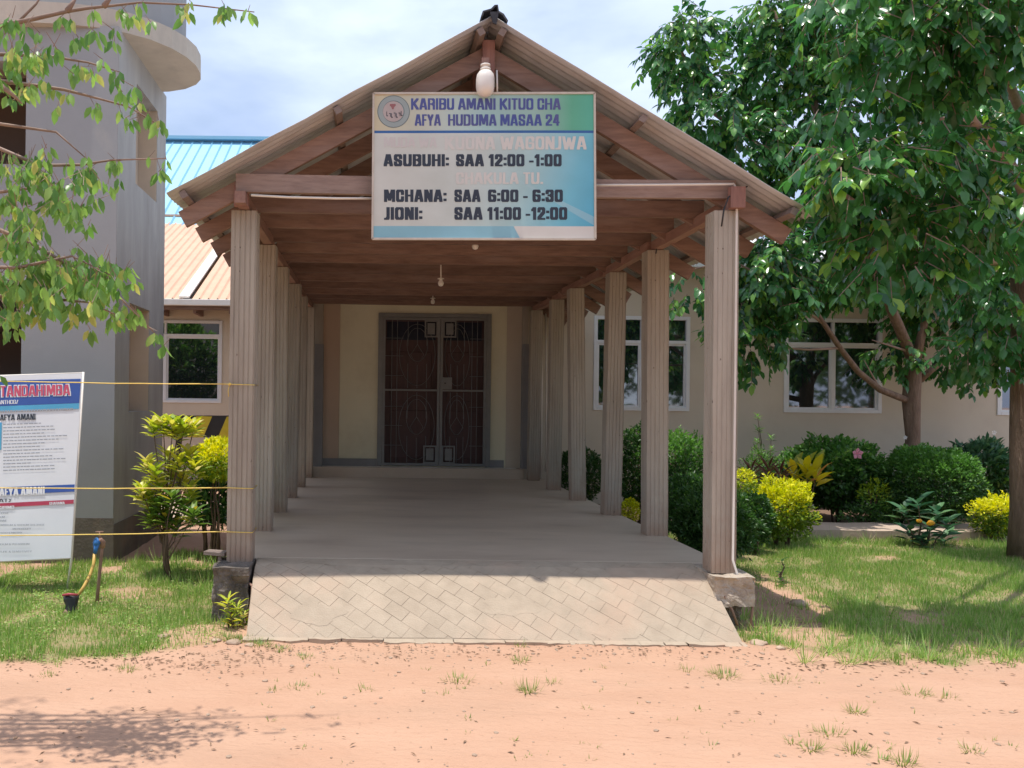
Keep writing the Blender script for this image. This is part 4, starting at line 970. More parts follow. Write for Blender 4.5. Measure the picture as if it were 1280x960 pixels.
for k in range(12): mb.box((-7.2 + k * .6, 13.384, ev - .20), (-7.15 + k * .6, 13.995, ev - .052))
part('eave_timber', mb, M['wood'], wing)

# --- blue roofed building far behind
blu = empty('blue_roofed_building', (-5, 22, 0), 'far taller building with light blue sheet roof, between the grey tower and gable', 'building')
rz = P(270, 177, 23).z; ez = rz - 3.9
mb = MB(); x = -13.0
while x < 3:
    mb.add([(x, 17.6, ez), (x + .22, 17.6, ez), (x + .25, 17.6, ez + .05), (x + .28, 17.6, ez)] + [(x, 23, rz), (x + .22, 23, rz), (x + .25, 23, rz + .05), (x + .28, 23, rz)], [(0, 1, 5, 4), (1, 2, 6, 5), (2, 3, 7, 6)]); x += .28
mb.add([(-13, 23, rz), (3, 23, rz), (3, 28.4, ez), (-13, 28.4, ez)], [(0, 1, 2, 3)])
part('roof', mb, M['blue'], blu, solid=.006)
mb = MB(); mb.beam((-13, 22.95, rz + .05), (3, 22.95, rz + .05), .34, .09); part('ridge_cap', mb, M['blue'], blu)
mb = MB(); mb.box((-12.5, 18.2, 0), (2.5, 27.8, ez + .35)); part('wall', mb, M['beige'], blu)

# --- grey tower
TX = P(143, 500, 7.4).x; TY = 7.40; TB = 8.92
tow = empty('grey_tower', (TX, TY, 0), 'tall blue grey rendered tower with rectangular openings and a curved ledge near its top', 'tower')
zt = 4.97; T = .2
mb = MB(); O = Vector((-6.4, TY, -.1)); Wd = TX - O.x
opf = [(0.9, P(33, 100, TY).x - O.x, P(10, 205, TY).z + .1, P(10, 76, TY).z + .1), (0.9, P(27, 400, TY).x - O.x, P(10, 469, TY).z + .1, P(10, 350, TY).z + .1)]
wall_grid(mb, O, (1, 0, 0), Wd, zt + .1, opf, T, (0, 1, 0)); part('front_wall', mb, M['tower'], tow)
def dAt(px): return -TX / ((PX - px) / F) if px else 0
def sd_y(px, py=300):  # depth where the side plane x=TX meets pixel column
    dx = px - PX; dy = py - PY; return TX * F / (dx * cs + dy * sn)
y168, y197 = sd_y(169, 230), sd_y(197, 120)
ops = [(y168 - TY, y197 - TY, P(168, 229, y168).z + .1, P(172, 104, y168).z + .1), (sd_y(161, 450) - TY, sd_y(186, 450) - TY, P(160, 515, sd_y(161, 450)).z + .1, P(163, 379, sd_y(163, 380)).z + .1)]
mb = MB(); wall_grid(mb, (TX + .002, TY + .004, -.1), (0, 1, 0), TB - TY, zt + .1, ops, T, (-1, 0, 0)); part('side_wall', mb, M['towerside'], tow)
for o_ in ops:
    mb = MB(); mb.box((TX - T, TY + o_[1] - .008, o_[2] - .1), (TX - .002, TY + o_[1] + .001, o_[3] - .1)); part('recess_lining', mb, M['tan'], tow)
mb = MB(); mb.box((TX - T - .22, TY + T + .004, -.1), (TX - T - .002, TB - .02, zt)); part('recess_back', mb, M['tan'], tow)
mb = MB(); mb.box((-6.4, TB + .006, -.1), (TX - .001, TB + .2, zt)); part('rear_wall', mb, M['towerside'], tow)
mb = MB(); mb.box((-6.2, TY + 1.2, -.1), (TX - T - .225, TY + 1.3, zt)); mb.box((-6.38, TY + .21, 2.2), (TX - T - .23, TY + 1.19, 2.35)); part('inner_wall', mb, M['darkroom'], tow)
# stained plinth
mb = MB(); mb.box((-6.4, TY - .006, -.1), (TX + .008, TY - .001, .42)); mb.box((TX + .003, TY - .001, -.1), (TX + .010, TB, .36)); part('stained_base', mb, M['dirtwall'], tow)
# curved ledge
out = [(-6.4, TY - .10), (-3.4, TY - .10), (-2.85, TY - .09), (-2.55, TY - .02)]
cc = (-2.62, 8.30); 
pts = [(-6.4, 7.30), (-3.6, 7.30), (-3.1, 7.31), (-2.8, 7.34), (-2.55, 7.40), (-2.33, 7.50), (-2.14, 7.64), (-1.99, 7.82), (-1.89, 8.02), (-1.84, 8.22), (-1.84, 8.42), (-1.87, 8.58), (-1.95, 8.72), (-2.1, 8.85), (-2.30, 8.93), (-2.6, 8.96), (-6.4, 8.96)]
mb = MB(); n_ = len(pts); zb_, zt_ = 4.955, 5.15
mb.add([(x, y, zb_) for x, y in pts] + [(x, y, zt_) for x, y in pts], [tuple(range(n_))[::-1], tuple(range(n_, 2 * n_))] + [(i, (i + 1) % n_, n_ + (i + 1) % n_, n_ + i) for i in range(n_)])
part('curved_ledge', mb, M['tanrim'], tow)
c_ = Vector((-2.9, 8.2)); p2 = [(x if x < -6 else c_.x + (x - c_.x) * .86, y if False else c_.y + (y - c_.y) * .80) for x, y in pts]
mb = MB(); mb.add([(x, y, zt_ + .002) for x, y in p2] + [(x, y, 7.6) for x, y in p2], [tuple(range(n_))[::-1], tuple(range(n_, 2 * n_))] + [(i, (i + 1) % n_, n_ + (i + 1) % n_, n_ + i) for i in range(n_)])
part('upper_drum', mb, M['tower'], tow)
# ================================================================== VEGETATION
def branch_pts(a, b, sag=0.0, wob=0.05, n_=7):
    a, b = Vector(a), Vector(b); out = []
    for i in range(n_):
        t = i / (n_ - 1); p = a.lerp(b, t); k = math.sin(math.pi * t)
        out.append(p + Vector((random.uniform(-wob, wob) * k, random.uniform(-wob, wob) * k, random.uniform(-wob, wob) * k + sag * k)))
    return out

def spray_blobs(blobs, ln, wr, pairs=4, perm3=60, droop=0.55):
    """leaf sprays (paired leaflets on a drooping stalk) spread through ellipsoid clumps"""
    Pp, Dd, Nn, Ln, Tt, stalk = [], [], [], [], [], []
    for bi, (c, r, dens) in enumerate(blobs):
        r = np.array(r); k = max(4, int(perm3 * dens * r[0] * r[1] * r[2] * 4.2)); u = runit(k)
        rad = rng.uniform(0.25, 1.0, size=(k, 1)) ** 0.55
        lump = 1 + 0.28 * np.array([mn.noise(Vector(q) * 2.1 + Vector((bi * 5.1, 0, 0))) for q in u])[:, None]
        cen = np.array(c) + u * r * rad * lump
        clump = np.array([mn.noise(Vector(q) * 1.6) for q in cen])
        for i in range(k):
            if clump[i] < -0.28: continue
            ax = u[i] * 0.7 + rng.normal(size=3) * 0.45 + np.array([0, -0.1, -droop]); ax /= np.linalg.norm(ax)
            L_ = ln * rng.uniform(1.2, 2.0); side = np.cross(ax, np.array([0, 0, 1.0])); side /= np.linalg.norm(side) + 1e-6; up = np.cross(side, ax)
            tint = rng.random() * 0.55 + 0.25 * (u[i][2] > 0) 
            s0 = cen[i]; stalk.append((s0, s0 + ax * L_))
            for j in range(pairs):
                t = (j + 0.6) / pairs
                for s_ in (-1, 1):
                    Pp.append(s0 + ax * L_ * t); d = side * s_ * 0.85 + ax * 0.55 + np.array([0, 0, -droop * 0.9]) + rng.normal(size=3) * 0.2
                    Dd.append(d / np.linalg.norm(d)); Nn.append(up + rng.normal(size=3) * 0.35 + np.array([0, -.1, .5])); Ln.append(ln * rng.uniform(.55, 1.2) * (1 - .3 * abs(t - .6))); Tt.append(min(.999, tint + rng.uniform(-.08, .2)))
            Pp.append(s0 + ax * L_); Dd.append(ax); Nn.append(up); Ln.append(ln); Tt.append(tint)
    return np.array(Pp), np.array(Dd), np.array(Nn), np.array(Ln), np.array(Tt), stalk

def leafy(parent, data, wr, m, singles=300, only_front=True, key=None):
    Pp, Dd, Nn, Ln, Tt = data[:5]
    dist = (Ln / Pp[:, 1])
    px = PX + Pp[:, 0] / Pp[:, 1] * F; py = PY - (Pp[:, 2] - EYE) / Pp[:, 1] * F
    inv = (px > 0) & (px < 1280) & (py > 0) & (py < 940)
    score = np.where(inv, dist * (1 if key is None else key(Pp)), -1) - 0.004 * (Pp[:, 1] / 10)
    order = np.argsort(-score); a = order[:singles]; b = order[singles:]
    if singles: leaf_parts(Pp[a], Dd[a], Nn[a], Ln[a], wr, m, parent)
    leaves_mesh('foliage', Pp[b], Dd[b], Nn[b], Ln[b], Ln[b] * wr, T_LEAF, m, parent, Tt[b])

def twigs(parent, segs_, m, r=0.004, name='twigs'):
    mb = MB()
    for a, b in segs_: mb.tube([a, b], [r, r * .5], 3, cap=False)
    o = part(name, mb, m, parent, kind='stuff'); return o

def blob(px, py, D, rpx, rpy, rd, dens=1.0):
    return (tuple(P(px, py, D)), (rpx * D / F, rd, rpy * D / F), dens)

# --- right foreground tree: trunk at the right edge of the frame
t1 = empty('broadleaf_tree', P(1277, 693, 8.1), 'large leafy tree with its trunk at the right edge of the photo', 'tree')
base = Vector((P(1283, 693, 8.1).x, 8.1, -.05)); fork = P(1284, 338, 8.0); mb = MB()
mb.tube([base + Vector((.03, 0, 0)), P(1286, 640, 8.1), P(1285, 540, 8.08), P(1286, 430, 8.05), fork, P(1300, 150, 7.9), P(1290, -120, 7.9)], [.19, .155, .15, .145, .135, .09, .05], 14); part('trunk', mb, M['bark'], t1, True)
BR1 = [([fork, P(1225, 322, 7.2), P(1170, 306, 6.4), P(1110, 280, 5.8), P(1050, 240, 5.5)], .045), ([P(1284, 250, 7.95), P(1262, 205, 7.2), P(1215, 150, 6.3), P(1190, 70, 5.8), P(1165, 0, 5.6)], .05),
       ([P(1215, 152, 6.3), P(1180, 148, 5.9), P(1140, 152, 5.7)], .02), ([P(1295, 180, 7.9), P(1240, 60, 6.4), P(1200, 0, 5.6), P(1220, -60, 5.0)], .045), ([P(1110, 280, 5.8), P(1080, 330, 5.6)], .015), ([P(1050, 240, 5.5), P(1020, 190, 5.4)], .015)]
for pts, r in BR1:
    mb = MB(); mb.tube(pts, [r * (1 - .7 * i / (len(pts) - 1)) for i in range(len(pts))], 8); part('branch', mb, M['twig'], t1, True)
B1 = [blob(1078, 225, 5.5, 72, 68, .38, 1.5), blob(1120, 305, 5.5, 75, 55, .38, 1.5), blob(1165, 200, 5.6, 70, 70, .4, 1.1), blob(1210, 275, 5.6, 70, 60, .4, 1.1), blob(1060, 140, 5.7, 55, 50, .4, 1.0), blob(1245, 340, 7.9, 60, 60, .5, 1.1),
      blob(1150, 60, 5.5, 100, 70, .45, 1.3), blob(1250, 120, 7.9, 60, 70, .5, 1.0), blob(1262, 250, 5.3, 45, 45, .35, 1.0), blob(1235, 20, 5.3, 110, 60, .4, 1.3), blob(1100, -10, 5.4, 80, 50, .4, 1.3), blob(1270, 410, 7.8, 45, 50, .4, 1.1),
      blob(1310, -60, 5.2, 120, 80, .5, 1.0), blob(1400, 100, 6.5, 90, 160, .6, .6), blob(1150, 350, 5.6, 45, 26, .3, 1.2), blob(1240, 425, 8.0, 50, 34, .4, .8), blob(1033, 235, 5.4, 25, 70, .25, 1.4), blob(1210, 150, 8.0, 70, 90, .5, .9)]
d1 = spray_blobs(B1, 0.115, 0.50, 4, 290, droop=.9)
leafy(t1, d1, 0.50, L_tree)
twigs(t1, d1[5], M['twig'], .005)

# --- second tree, behind, trunk rising from the bushes
t2 = empty('small_garden_tree', P(1140, 600, 10.9), 'smaller garden tree forking low over the round bush in front of the clinic windows', 'tree')
b2 = Vector((P(1141, 640, 10.9).x, 10.9, 0)); mb = MB()
mb.tube([b2, P(1140, 600, 10.9), P(1141, 545, 10.9), P(1139, 500, 10.9), P(1141, 472, 10.9), P(1143, 452, 10.88)], [.12, .092, .088, .11, .105, .08], 12); part('trunk', mb, M['bark'], t2, True)
BR2 = [([P(1133, 500, 10.88), P(1100, 487, 10.6), P(1072, 464, 10.3), P(1050, 435, 10.0), P(1030, 405, 9.8), P(1010, 375, 9.6), P(1000, 345, 9.5), P(990, 325, 9.4)], .048),
       ([P(1146, 478, 10.9), P(1165, 462, 10.8), P(1195, 440, 10.7), P(1230, 400, 10.6)], .05), ([P(1143, 455, 10.88), P(1120, 400, 10.6), P(1085, 320, 10.4), P(1050, 230, 10.2), P(1015, 120, 10.0), P(985, 60, 9.9), P(965, 10, 9.8)], .075),
       ([P(1145, 452, 10.88), P(1160, 380, 10.9), P(1150, 300, 10.9), P(1120, 200, 10.9)], .06), ([P(1050, 435, 10.0), P(1010, 437, 9.9), P(955, 433, 9.8), P(915, 430, 9.7)], .018), ([P(1100, 487, 10.6), P(1080, 450, 10.3)], .015),
       ([P(1030, 405, 9.8), P(960, 350, 9.4), P(915, 325, 9.2), P(860, 338, 9.1)], .022), ([P(1050, 230, 10.2), P(960, 190, 9.8), P(890, 140, 9.6), P(850, 60, 9.5)], .045), ([P(1138, 440, 10.8), P(1090, 425, 10.5)], .02)]
for pts, r in BR2:
    mb = MB(); mb.tube(pts, [r * (1 - .7 * i / (len(pts) - 1)) for i in range(len(pts))], 8); part('branch', mb, M['bark'] if r > .03 else M['twig'], t2, True)
B2 = [blob(855, 60, 9.6, 38, 50, .5, 1.6), blob(880, 140, 9.6, 45, 50, .6, 1.5), blob(925, 190, 9.7, 55, 48, .6, 1.4), blob(965, 90, 9.9, 50, 50, .6, 1.2), blob(975, 20, 9.8, 62, 40, .6, 1.1), blob(1010, 150, 10.1, 60, 60, .7, 1.2),
      blob(990, 230, 9.8, 40, 38, .5, 1.2), blob(955, 345, 9.4, 50, 55, .5, 1.5), blob(975, 375, 9.5, 32, 30, .4, 1.3), blob(935, 420, 9.5, 45, 38, .4, 1.5), blob(970, 300, 9.6, 45, 30, .5, 1.2), blob(1060, 325, 10.2, 65, 48, .6, 1.2),
      blob(1060, 240, 10.3, 60, 60, .7, 1.1), blob(1112, 440, 11.0, 30, 20, .3, 1.5), blob(1185, 390, 11.2, 75, 42, .5, 1.1), blob(1135, 335, 11.2, 70, 52, .5, 1.0), blob(1215, 455, 11.3, 50, 22, .35, .7), blob(1060, 30, 10.0, 70, 70, .7, 1.0),
      blob(860, 355, 9.1, 24, 24, .25, 1.2), blob(915, 385, 9.4, 28, 28, .3, 1.2), blob(1250, 350, 11.2, 70, 80, .5, .9), blob(1190, 300, 11.2, 80, 60, .5, .9), blob(1230, 200, 11.2, 90, 90, .6, .8)]
d2 = spray_blobs(B2, 0.13, 0.52, 4, 240, droop=.85)
leafy(t2, d2, 0.52, L_tree2)
twigs(t2, d2[5], M['bark'], .005)

# --- left overhanging tree, trunk outside the frame
t3 = empty('overhanging_tree', (-4.6, 3.2, 0), 'thin branches with drooping light green leaves hanging in from the upper left', 'tree')
mb = MB(); mb.tube([(-4.6, 3.2, -.05), (-4.5, 3.25, 1.2), (-4.3, 3.3, 2.4), (-3.9, 3.4, 3.3), (-3.4, 3.4, 4.0)], [.14, .12, .10, .07, .04], 10); part('trunk', mb, M['bark'], t3, True)
def pl(D, *pts): return [P(x, y, D + i * .02) for i, (x, y) in enumerate(pts)]
BR3 = [pl(3.6, (-420, 160), (-150, 80), (0, 32), (40, 24), (84, 14), (110, 10), (140, 7), (175, 3), (240, 6), (318, 15)),
       pl(3.65, (-420, 160), (-150, 110), (0, 101), (45, 107), (80, 112), (115, 121), (160, 133), (205, 160)),
       pl(3.55, (-420, 200), (-150, 200), (0, 186), (50, 207), (100, 206), (140, 200), (208, 198)),
       pl(3.5, (-420, 260), (-150, 225), (0, 240), (40, 235), (85, 260)),
       pl(3.45, (-420, 300), (-150, 280), (0, 288), (35, 302), (75, 325), (110, 345), (150, 372), (195, 418)),
       pl(3.5, (-420, 330), (-150, 345), (0, 370), (50, 372), (110, 378), (160, 400)),
       pl(3.7, (-420, 160), (-150, 60), (0, 68), (60, 70), (110, 78), (150, 90)),
       pl(3.4, (-420, 330), (-120, 330), (20, 335), (90, 320), (140, 345)),
       pl(3.65, (-300, 120), (-60, 30), (20, 30), (45, 5), (60, -20)), pl(3.6, (84, 14), (92, 2), (100, -15)), pl(3.6, (130, 8), (138, -3), (150, -18)),
       pl(3.5, (0, 106), (18, 120), (28, 130)), pl(3.6, (-420, 200), (-150, 150), (0, 155), (70, 165), (110, 200))]
for pts in BR3:
    mb = MB(); n_ = len(pts); mb.tube(pts, [.014 * (1 - .82 * i / (n_ - 1)) for i in range(n_)], 5); part('branch', mb, M['twig'], t3, True)
def left_leaves():
    Pp, Dd, Nn, Ln, Tt, st = [], [], [], [], [], []
    def spray(c, k, ln=0.075):
        for i in range(k):
            a = (i - (k - 1) / 2) * .5 + rng.normal() * .15; d = np.array([math.sin(a) * .75, rng.normal() * .35, -1.0]); Pp.append(c + np.array([(i - (k - 1) / 2) * .010, rng.normal() * .008, rng.normal() * .006])); Dd.append(d / np.linalg.norm(d))
            Nn.append(np.array([rng.normal() * .6, -1, .25])); Ln.append(ln * rng.uniform(.75, 1.15)); Tt.append(rng.random())
    def along(pts, t):
        f = t * (len(pts) - 1); i = min(int(f), len(pts) - 2); return np.array(pts[i].lerp(pts[i + 1], f - i))
    for bi, pts in enumerate(BR3[:8]):
        for t in np.concatenate([rng.uniform(.18, .97, 9 if bi not in (4, 5, 7) else 26), [0.97]]):
            c = along(pts, t); off = np.array([rng.normal() * .04, rng.normal() * .05, -abs(rng.normal()) * (.03 if bi < 3 else .055) * (1.4 if t < .7 else .6)]); st.append((c, c + off)); spray(c + off, rng.integers(2, 5), .066)
    # explicit sprays on the photograph's marks
    for (x, y, k) in ((115, 12, 3), (153, 12, 3), (175, 5, 3), (188, 27, 3), (158, 22, 2), (281, 8, 3), (310, 14, 4), (233, 16, 4), (238, 2, 2), (75, 22, 3), (88, 24, 3), (120, 42, 4), (143, 52, 3), (108, 42, 2), (93, 52, 2), (128, 74, 3), (117, 92, 4), (153, 115, 4), (167, 108, 3), (175, 130, 3), (184, 143, 2), (198, 150, 3), (123, 135, 2), (157, 147, 1), (72, 135, 2), (85, 118, 3),
                      (208, 200, 2), (198, 215, 2), (187, 196, 1), (143, 199, 3), (148, 226, 3), (135, 230, 2), (117, 222, 2), (120, 245, 3), (108, 198, 2), (87, 200, 3), (195, 420, 4), (205, 432, 3), (170, 390, 3), (150, 380, 4), (160, 335, 4), (145, 330, 3), (113, 412, 3), (90, 400, 3), (110, 282, 4), (100, 262, 3), (85, 262, 3), (132, 370, 2)):
        c = np.array(P(x, y, 3.6 + rng.uniform(-.1, .1))); spray(c, k, .068); st.append((c, c + np.array([rng.normal() * .02, 0, .03])))
    # dense hanging masses
    for (x, y, rx, ry, n_) in ((35, 215, 45, 22, 22), (75, 245, 40, 30, 30), (20, 275, 30, 35, 36), (50, 350, 60, 34, 74), (110, 350, 45, 30, 44), (15, 100, 25, 40, 12), (60, 60, 45, 30, 12), (20, 400, 30, 14, 10), (15, 40, 25, 25, 8), (-120, 200, 90, 200, 110), (-60, 60, 60, 60, 30)):
        for i in range(n_):
            c = np.array(P(x + rng.normal() * rx * .55, y + rng.normal() * ry * .6, 3.5 + rng.normal() * .12)); spray(c, rng.integers(2, 5), .066); st.append((c, c + np.array([rng.normal() * .04, rng.normal() * .03, .05])))
    # crown above the frame, seen only by its dappled shade
    for i in range(430):
        x = rng.uniform(-3.1, -1.1); y = rng.uniform(2.3, 3.85)
        if x > -1.4 - 0.5 * abs(y - 3.2) : continue
        if mn.noise(Vector((x * 3.0, y * 4.5, 3))) < -0.12 + .25 * (x + 2): continue
        z = EYE + 0.53 * y + rng.uniform(1.2, 2.0); spray(np.array([x, y, z]), rng.integers(1, 4), .085)
    return np.array(Pp), np.array(Dd), np.array(Nn), np.array(Ln), np.array(Tt), st
d3 = left_leaves(); leafy(t3, d3, 0.42, L_left); twigs(t3, d3[5], M['twig'], .0022)

# --- bushes
def bush(name, label, cat, px, base_py, D, rx, top_py, m, ln, wr, n_, rd=None, stems=6, flat=0.0, m2=None, tm=T_SMALL, lumps=2.2, low=0.12, group=None, wild=0.0, smooth_top=False):
    zc_top = P(px, top_py, D).z; gx = P(px, base_py, D).x; rxm = rx * D / F; rd = rd or rxm * .8; H = zc_top; c = np.array([gx, D, H * (0.5 + low / 2)]); rz_ = H * (0.5 - low / 2)
    o = empty(name, (gx, D, 0), label, cat, group)
    u = runit(n_); 
    if flat: u = np.sign(u) * np.abs(u) ** flat; u /= (np.abs(u) ** 2.6).sum(1, keepdims=True) ** (1 / 2.6)
    sd_ = random.random() * 50
    lump = np.array([mn.noise(Vector(q) * lumps + Vector((sd_, 0, 0))) + .5 * mn.noise(Vector(q) * lumps * 2.7 + Vector((sd_, 3, 0))) for q in u])
    rad = (rng.random(n_) ** .33) * (1 + (0.22 + wild) * lump); rad *= .86; rad = np.where(rng.random(n_) < .55, np.maximum(rad, .80 * (1 + (0.22 + wild) * lump)), rad)
    pos = c + u * np.array([rxm, rd, rz_]) * rad[:, None]; pos[:, 2] = np.maximum(pos[:, 2], .03)
    d = u * .7 + rng.normal(size=(n_, 3)) * .55 + np.array([0, 0, .35]); nn = u * .6 + np.array([0, 0, .8]) + rng.normal(size=(n_, 3)) * .5
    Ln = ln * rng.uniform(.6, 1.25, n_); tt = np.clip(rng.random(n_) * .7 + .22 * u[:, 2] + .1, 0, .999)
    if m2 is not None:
        lo = u[:, 2] + .22 * rng.normal(size=n_) + .25 * lump < .22  # darker leaf material low down: shade below the lit tops put into colour
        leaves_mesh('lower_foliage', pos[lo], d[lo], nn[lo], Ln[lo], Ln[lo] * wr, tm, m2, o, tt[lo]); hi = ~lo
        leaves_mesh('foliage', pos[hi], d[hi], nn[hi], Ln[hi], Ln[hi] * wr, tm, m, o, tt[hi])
    else: leaves_mesh('foliage', pos, d, nn, Ln, Ln * wr, tm, m, o, tt)
    mb = MB()
    for k in range(stems):
        a = random.uniform(0, 6.28); q = random.uniform(.1, .6)
        mb.tube(branch_pts((gx + math.cos(a) * .05, D + math.sin(a) * .05, -.02), (gx + math.cos(a) * rxm * q, D + math.sin(a) * rd * q, H * random.uniform(.5, .85)), wob=.03, n_=5), [.014, .012, .010, .008, .005], 5)
    part('stems', mb, M['stem'], o, True, kind='stuff')
    return o
bush('feathery_hedge_bush', 'tall dark feathery bush right beside the right front column', 'bush', 893, 700, 7.3, 48, 604, L_dark, .055, .30, 10000, rd=.42, wild=.3, m2=None, lumps=3.2)
bush('feathery_hedge_bush', 'low dark spreading bush hugging the floor edge behind the right front column', 'bush', 868, 690, 8.2, 55, 590, L_dark, .055, .32, 8000, rd=.5, wild=.22, lumps=3)
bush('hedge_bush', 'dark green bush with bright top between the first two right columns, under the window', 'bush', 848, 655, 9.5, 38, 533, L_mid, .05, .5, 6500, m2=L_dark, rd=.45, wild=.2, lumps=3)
bush('hedge_bush', 'dark green bush below the window between the second and third right columns', 'bush', 797, 655, 10.1, 30, 528, L_dark, .05, .5, 5500, rd=.4, wild=.12)
bush('hedge_bush', 'small dark bush farthest down the walkway, between the rear right columns', 'bush', 725, 625, 11.2, 32, 556, L_dark, .05, .5, 4500, rd=.4)
bush('yellow_bush', 'tiny bright yellow bush glimpsed low between the second and third right columns', 'bush', 787, 648, 9.4, 13, 622, L_yel, .035, .5, 900, stems=7, low=.3)
bush('yellow_bush', 'bright yellow bush on the lawn edge nearest the right front column', 'bush', 978, 684, 8.7, 35, 598, L_yel, .045, .5, 6000, m2=L_yelgr2, rd=.30, wild=.22, flat=.75, lumps=2.8)
bush('yellow_sprig', 'small yellow green sprig above the dark hedge, touching the right front column', 'plant', 930, 668, 8.5, 16, 584, L_yel, .04, .45, 700, low=.55, m2=L_yelgr)
bush('dark_shrub', 'dark green shrub low between the first column and yellow bush', 'bush', 940, 690, 8.3, 28, 612, L_dark, .045, .45, 3600, wild=.1)
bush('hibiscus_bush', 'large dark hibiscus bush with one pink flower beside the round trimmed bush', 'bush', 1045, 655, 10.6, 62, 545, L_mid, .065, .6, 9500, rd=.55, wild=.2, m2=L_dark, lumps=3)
bush('green_shrub', 'mid green shrub rising behind the yellow croton', 'bush', 1000, 640, 11.2, 42, 556, L_mid, .05, .5, 3500, rd=.4, m2=L_dark)
bush('lime_shrub', 'small lime green shrub squeezed between hibiscus and round trimmed bush', 'bush', 1095, 648, 10.0, 22, 598, L_yelgr, .05, .4, 1100, wild=.2, m2=L_mid)
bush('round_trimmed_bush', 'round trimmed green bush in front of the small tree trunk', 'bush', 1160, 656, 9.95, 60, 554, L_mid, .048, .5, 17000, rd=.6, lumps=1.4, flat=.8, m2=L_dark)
bush('dark_flowering_shrub', 'dark broad leaved shrub with two white flowers near the right edge', 'bush', 1228, 650, 11.1, 40, 545, L_big, .12, .35, 2200, wild=.15, m2=L_dark, tm=T_LEAF)
bush('yellow_bush', 'bright yellow bush at the foot of the large tree trunk', 'bush', 1246, 678, 9.15, 28, 618, L_yel, .042, .5, 3800, m2=L_yelgr2, wild=.28, flat=.8, lumps=3)
bush('ground_shrub', 'low shadowy green ground cover shrub behind the path slab', 'bush', 1130, 658, 10.0, 90, 628, L_dark, .05, .4, 3500, rd=.25, wild=.2)
bush('yellow_bush', 'bright yellow flat topped bush behind the croton at the left front column', 'bush', 272, 712, 7.6, 36, 546, L_yel, .05, .5, 2600, low=.62, rd=.3, m2=L_yelgr, lumps=3)
bush('dark_shrub', 'dark low shrub with woody stems under the flat yellow bush', 'bush', 262, 700, 7.8, 30, 592, L_dark, .075, .45, 1300, low=.34, rd=.3, stems=9, wild=.15)

bush('added_shrub', 'tall dark shrub added unseen behind the grey tower for the left window to mirror', 'bush', 108, 632, 11.4, 78, 320, L_mid, .16, .3, 6500, rd=.45, wild=.15, tm=T_LEAF, m2=L_dark)  # hidden shrub added to give the left window greenery to reflect
# flowers
def flower(px, py, D, r, m, label, parent=None, petals=5):
    c = P(px, py, D); mb = MB()
    for k in range(petals):
        a = 2 * math.pi * k / petals + .3; u = Vector((math.cos(a), -.35, math.sin(a))); v = Vector((-math.sin(a), 0, math.cos(a)))
        mb.add([c, c + u * r * .6 + v * r * .38, c + u * r, c + u * r * .6 - v * r * .38, c + u * r * .55 + Vector((0, -.01, 0))], [(0, 1, 4), (1, 2, 4), (2, 3, 4), (3, 0, 4)])
    mb.tube([c, c + Vector((0, -r * .8, .1 * r))], [r * .08, r * .05], 5)
    return mb
hib = [o for o in col.objects if o.name.startswith('hibiscus')][0]
part('flower', flower(1071, 567, 10.0, .075, None, ''), M['petal'], hib, label='single pink hibiscus flower')
dk = [o for o in col.objects if o.name.startswith('dark_flowering')][0]
part('flower', flower(1242, 541, 10.7, .035, None, ''), M['wflower'], dk); part('flower', flower(1131, 547, 10.6, .03, None, ''), M['wflower'], dk)

# strap leaved and broad leaved plants
def rosette(name, label, px, py, D, r, k, m, wr, up=0.6, heads=((0, 0),), base=None, cat='plant', stem_m=None, spread=1.0, trunk=None):
    b_ = P(px, base or py, D); o = empty(name, (b_.x, D, 0), label, cat)
    Pp, Dd, Nn, Ln = [], [], [], []; mb = MB()
    for hx, hy in heads:
        c = np.array(P(px + hx, py + hy, D + random.uniform(-.12, .12))); 
        if trunk:
            tp = P(px + trunk[0], trunk[1], D) + Vector((random.uniform(-.012, .012), random.uniform(-.02, .02), random.uniform(-.1, .05))); mb.tube([(b_.x + random.uniform(-.01, .01), D, -.02), tp] + branch_pts(tp, c, wob=.02, n_=4)[1:], [.013, .010, .007, .005, .004], 6)
        else: mb.tube(branch_pts((b_.x + random.uniform(-.04, .04), D, -.02), c, wob=.04, n_=5), [.012, .010, .008, .006, .004], 6)
        for i in range(k):
            a = i * 2.4 + random.uniform(-.3, .3); t = (i + .5) / k; el = up * (.35 + .9 * t)
            d = np.array([math.cos(a) * spread * (1 - .3 * t), math.sin(a) * spread * (1 - .3 * t), el]); Pp.append(c + np.array([0, 0, (t - .6) * r * .8])); Dd.append(d / np.linalg.norm(d)); Nn.append(np.array([-math.cos(a) * el, -math.sin(a) * el, 1.0]) + rng.normal(size=3) * .15); Ln.append(r * random.uniform(.75, 1.15))
    part('stems', mb, stem_m or M['stem'], o, True, kind='stuff')
    leaf_parts(np.array(Pp), np.array(Dd), np.array(Nn), np.array(Ln), wr, m, o); return o
rosette('croton', 'tall tiered yellow green croton in front of the grey tower and left column', 208, 570, 6.9, .15, 22, L_crot, .36, .65, heads=((-16, -32), (-4, -36), (8, -33), (22, -34), (34, -33), (14, -28), (-24, 14), (-14, 24), (2, 4), (16, 12), (28, 4), (36, 18), (8, 26), (-30, 48), (-22, 58), (-8, 40), (22, 34), (30, 48), (-18, 76)), base=724, trunk=(-3, 668))
rosette('croton', 'shorter green and yellow croton at the foot of the tall tiered croton', 213, 648, 6.75, .15, 20, L_crotlow, .34, .5, heads=((-16, -14), (2, -22), (16, -10), (28, -2), (-24, 4), (-6, 2), (8, 14)), base=724, trunk=(-6, 690))
rosette('yellow_croton', 'yellow croton with big upright leaves in front of the hibiscus', 1004, 592, 9.95, .27, 9, L_ycr, .40, 1.0, heads=((-12, 4), (4, 0), (16, 4)), base=640, spread=.8)
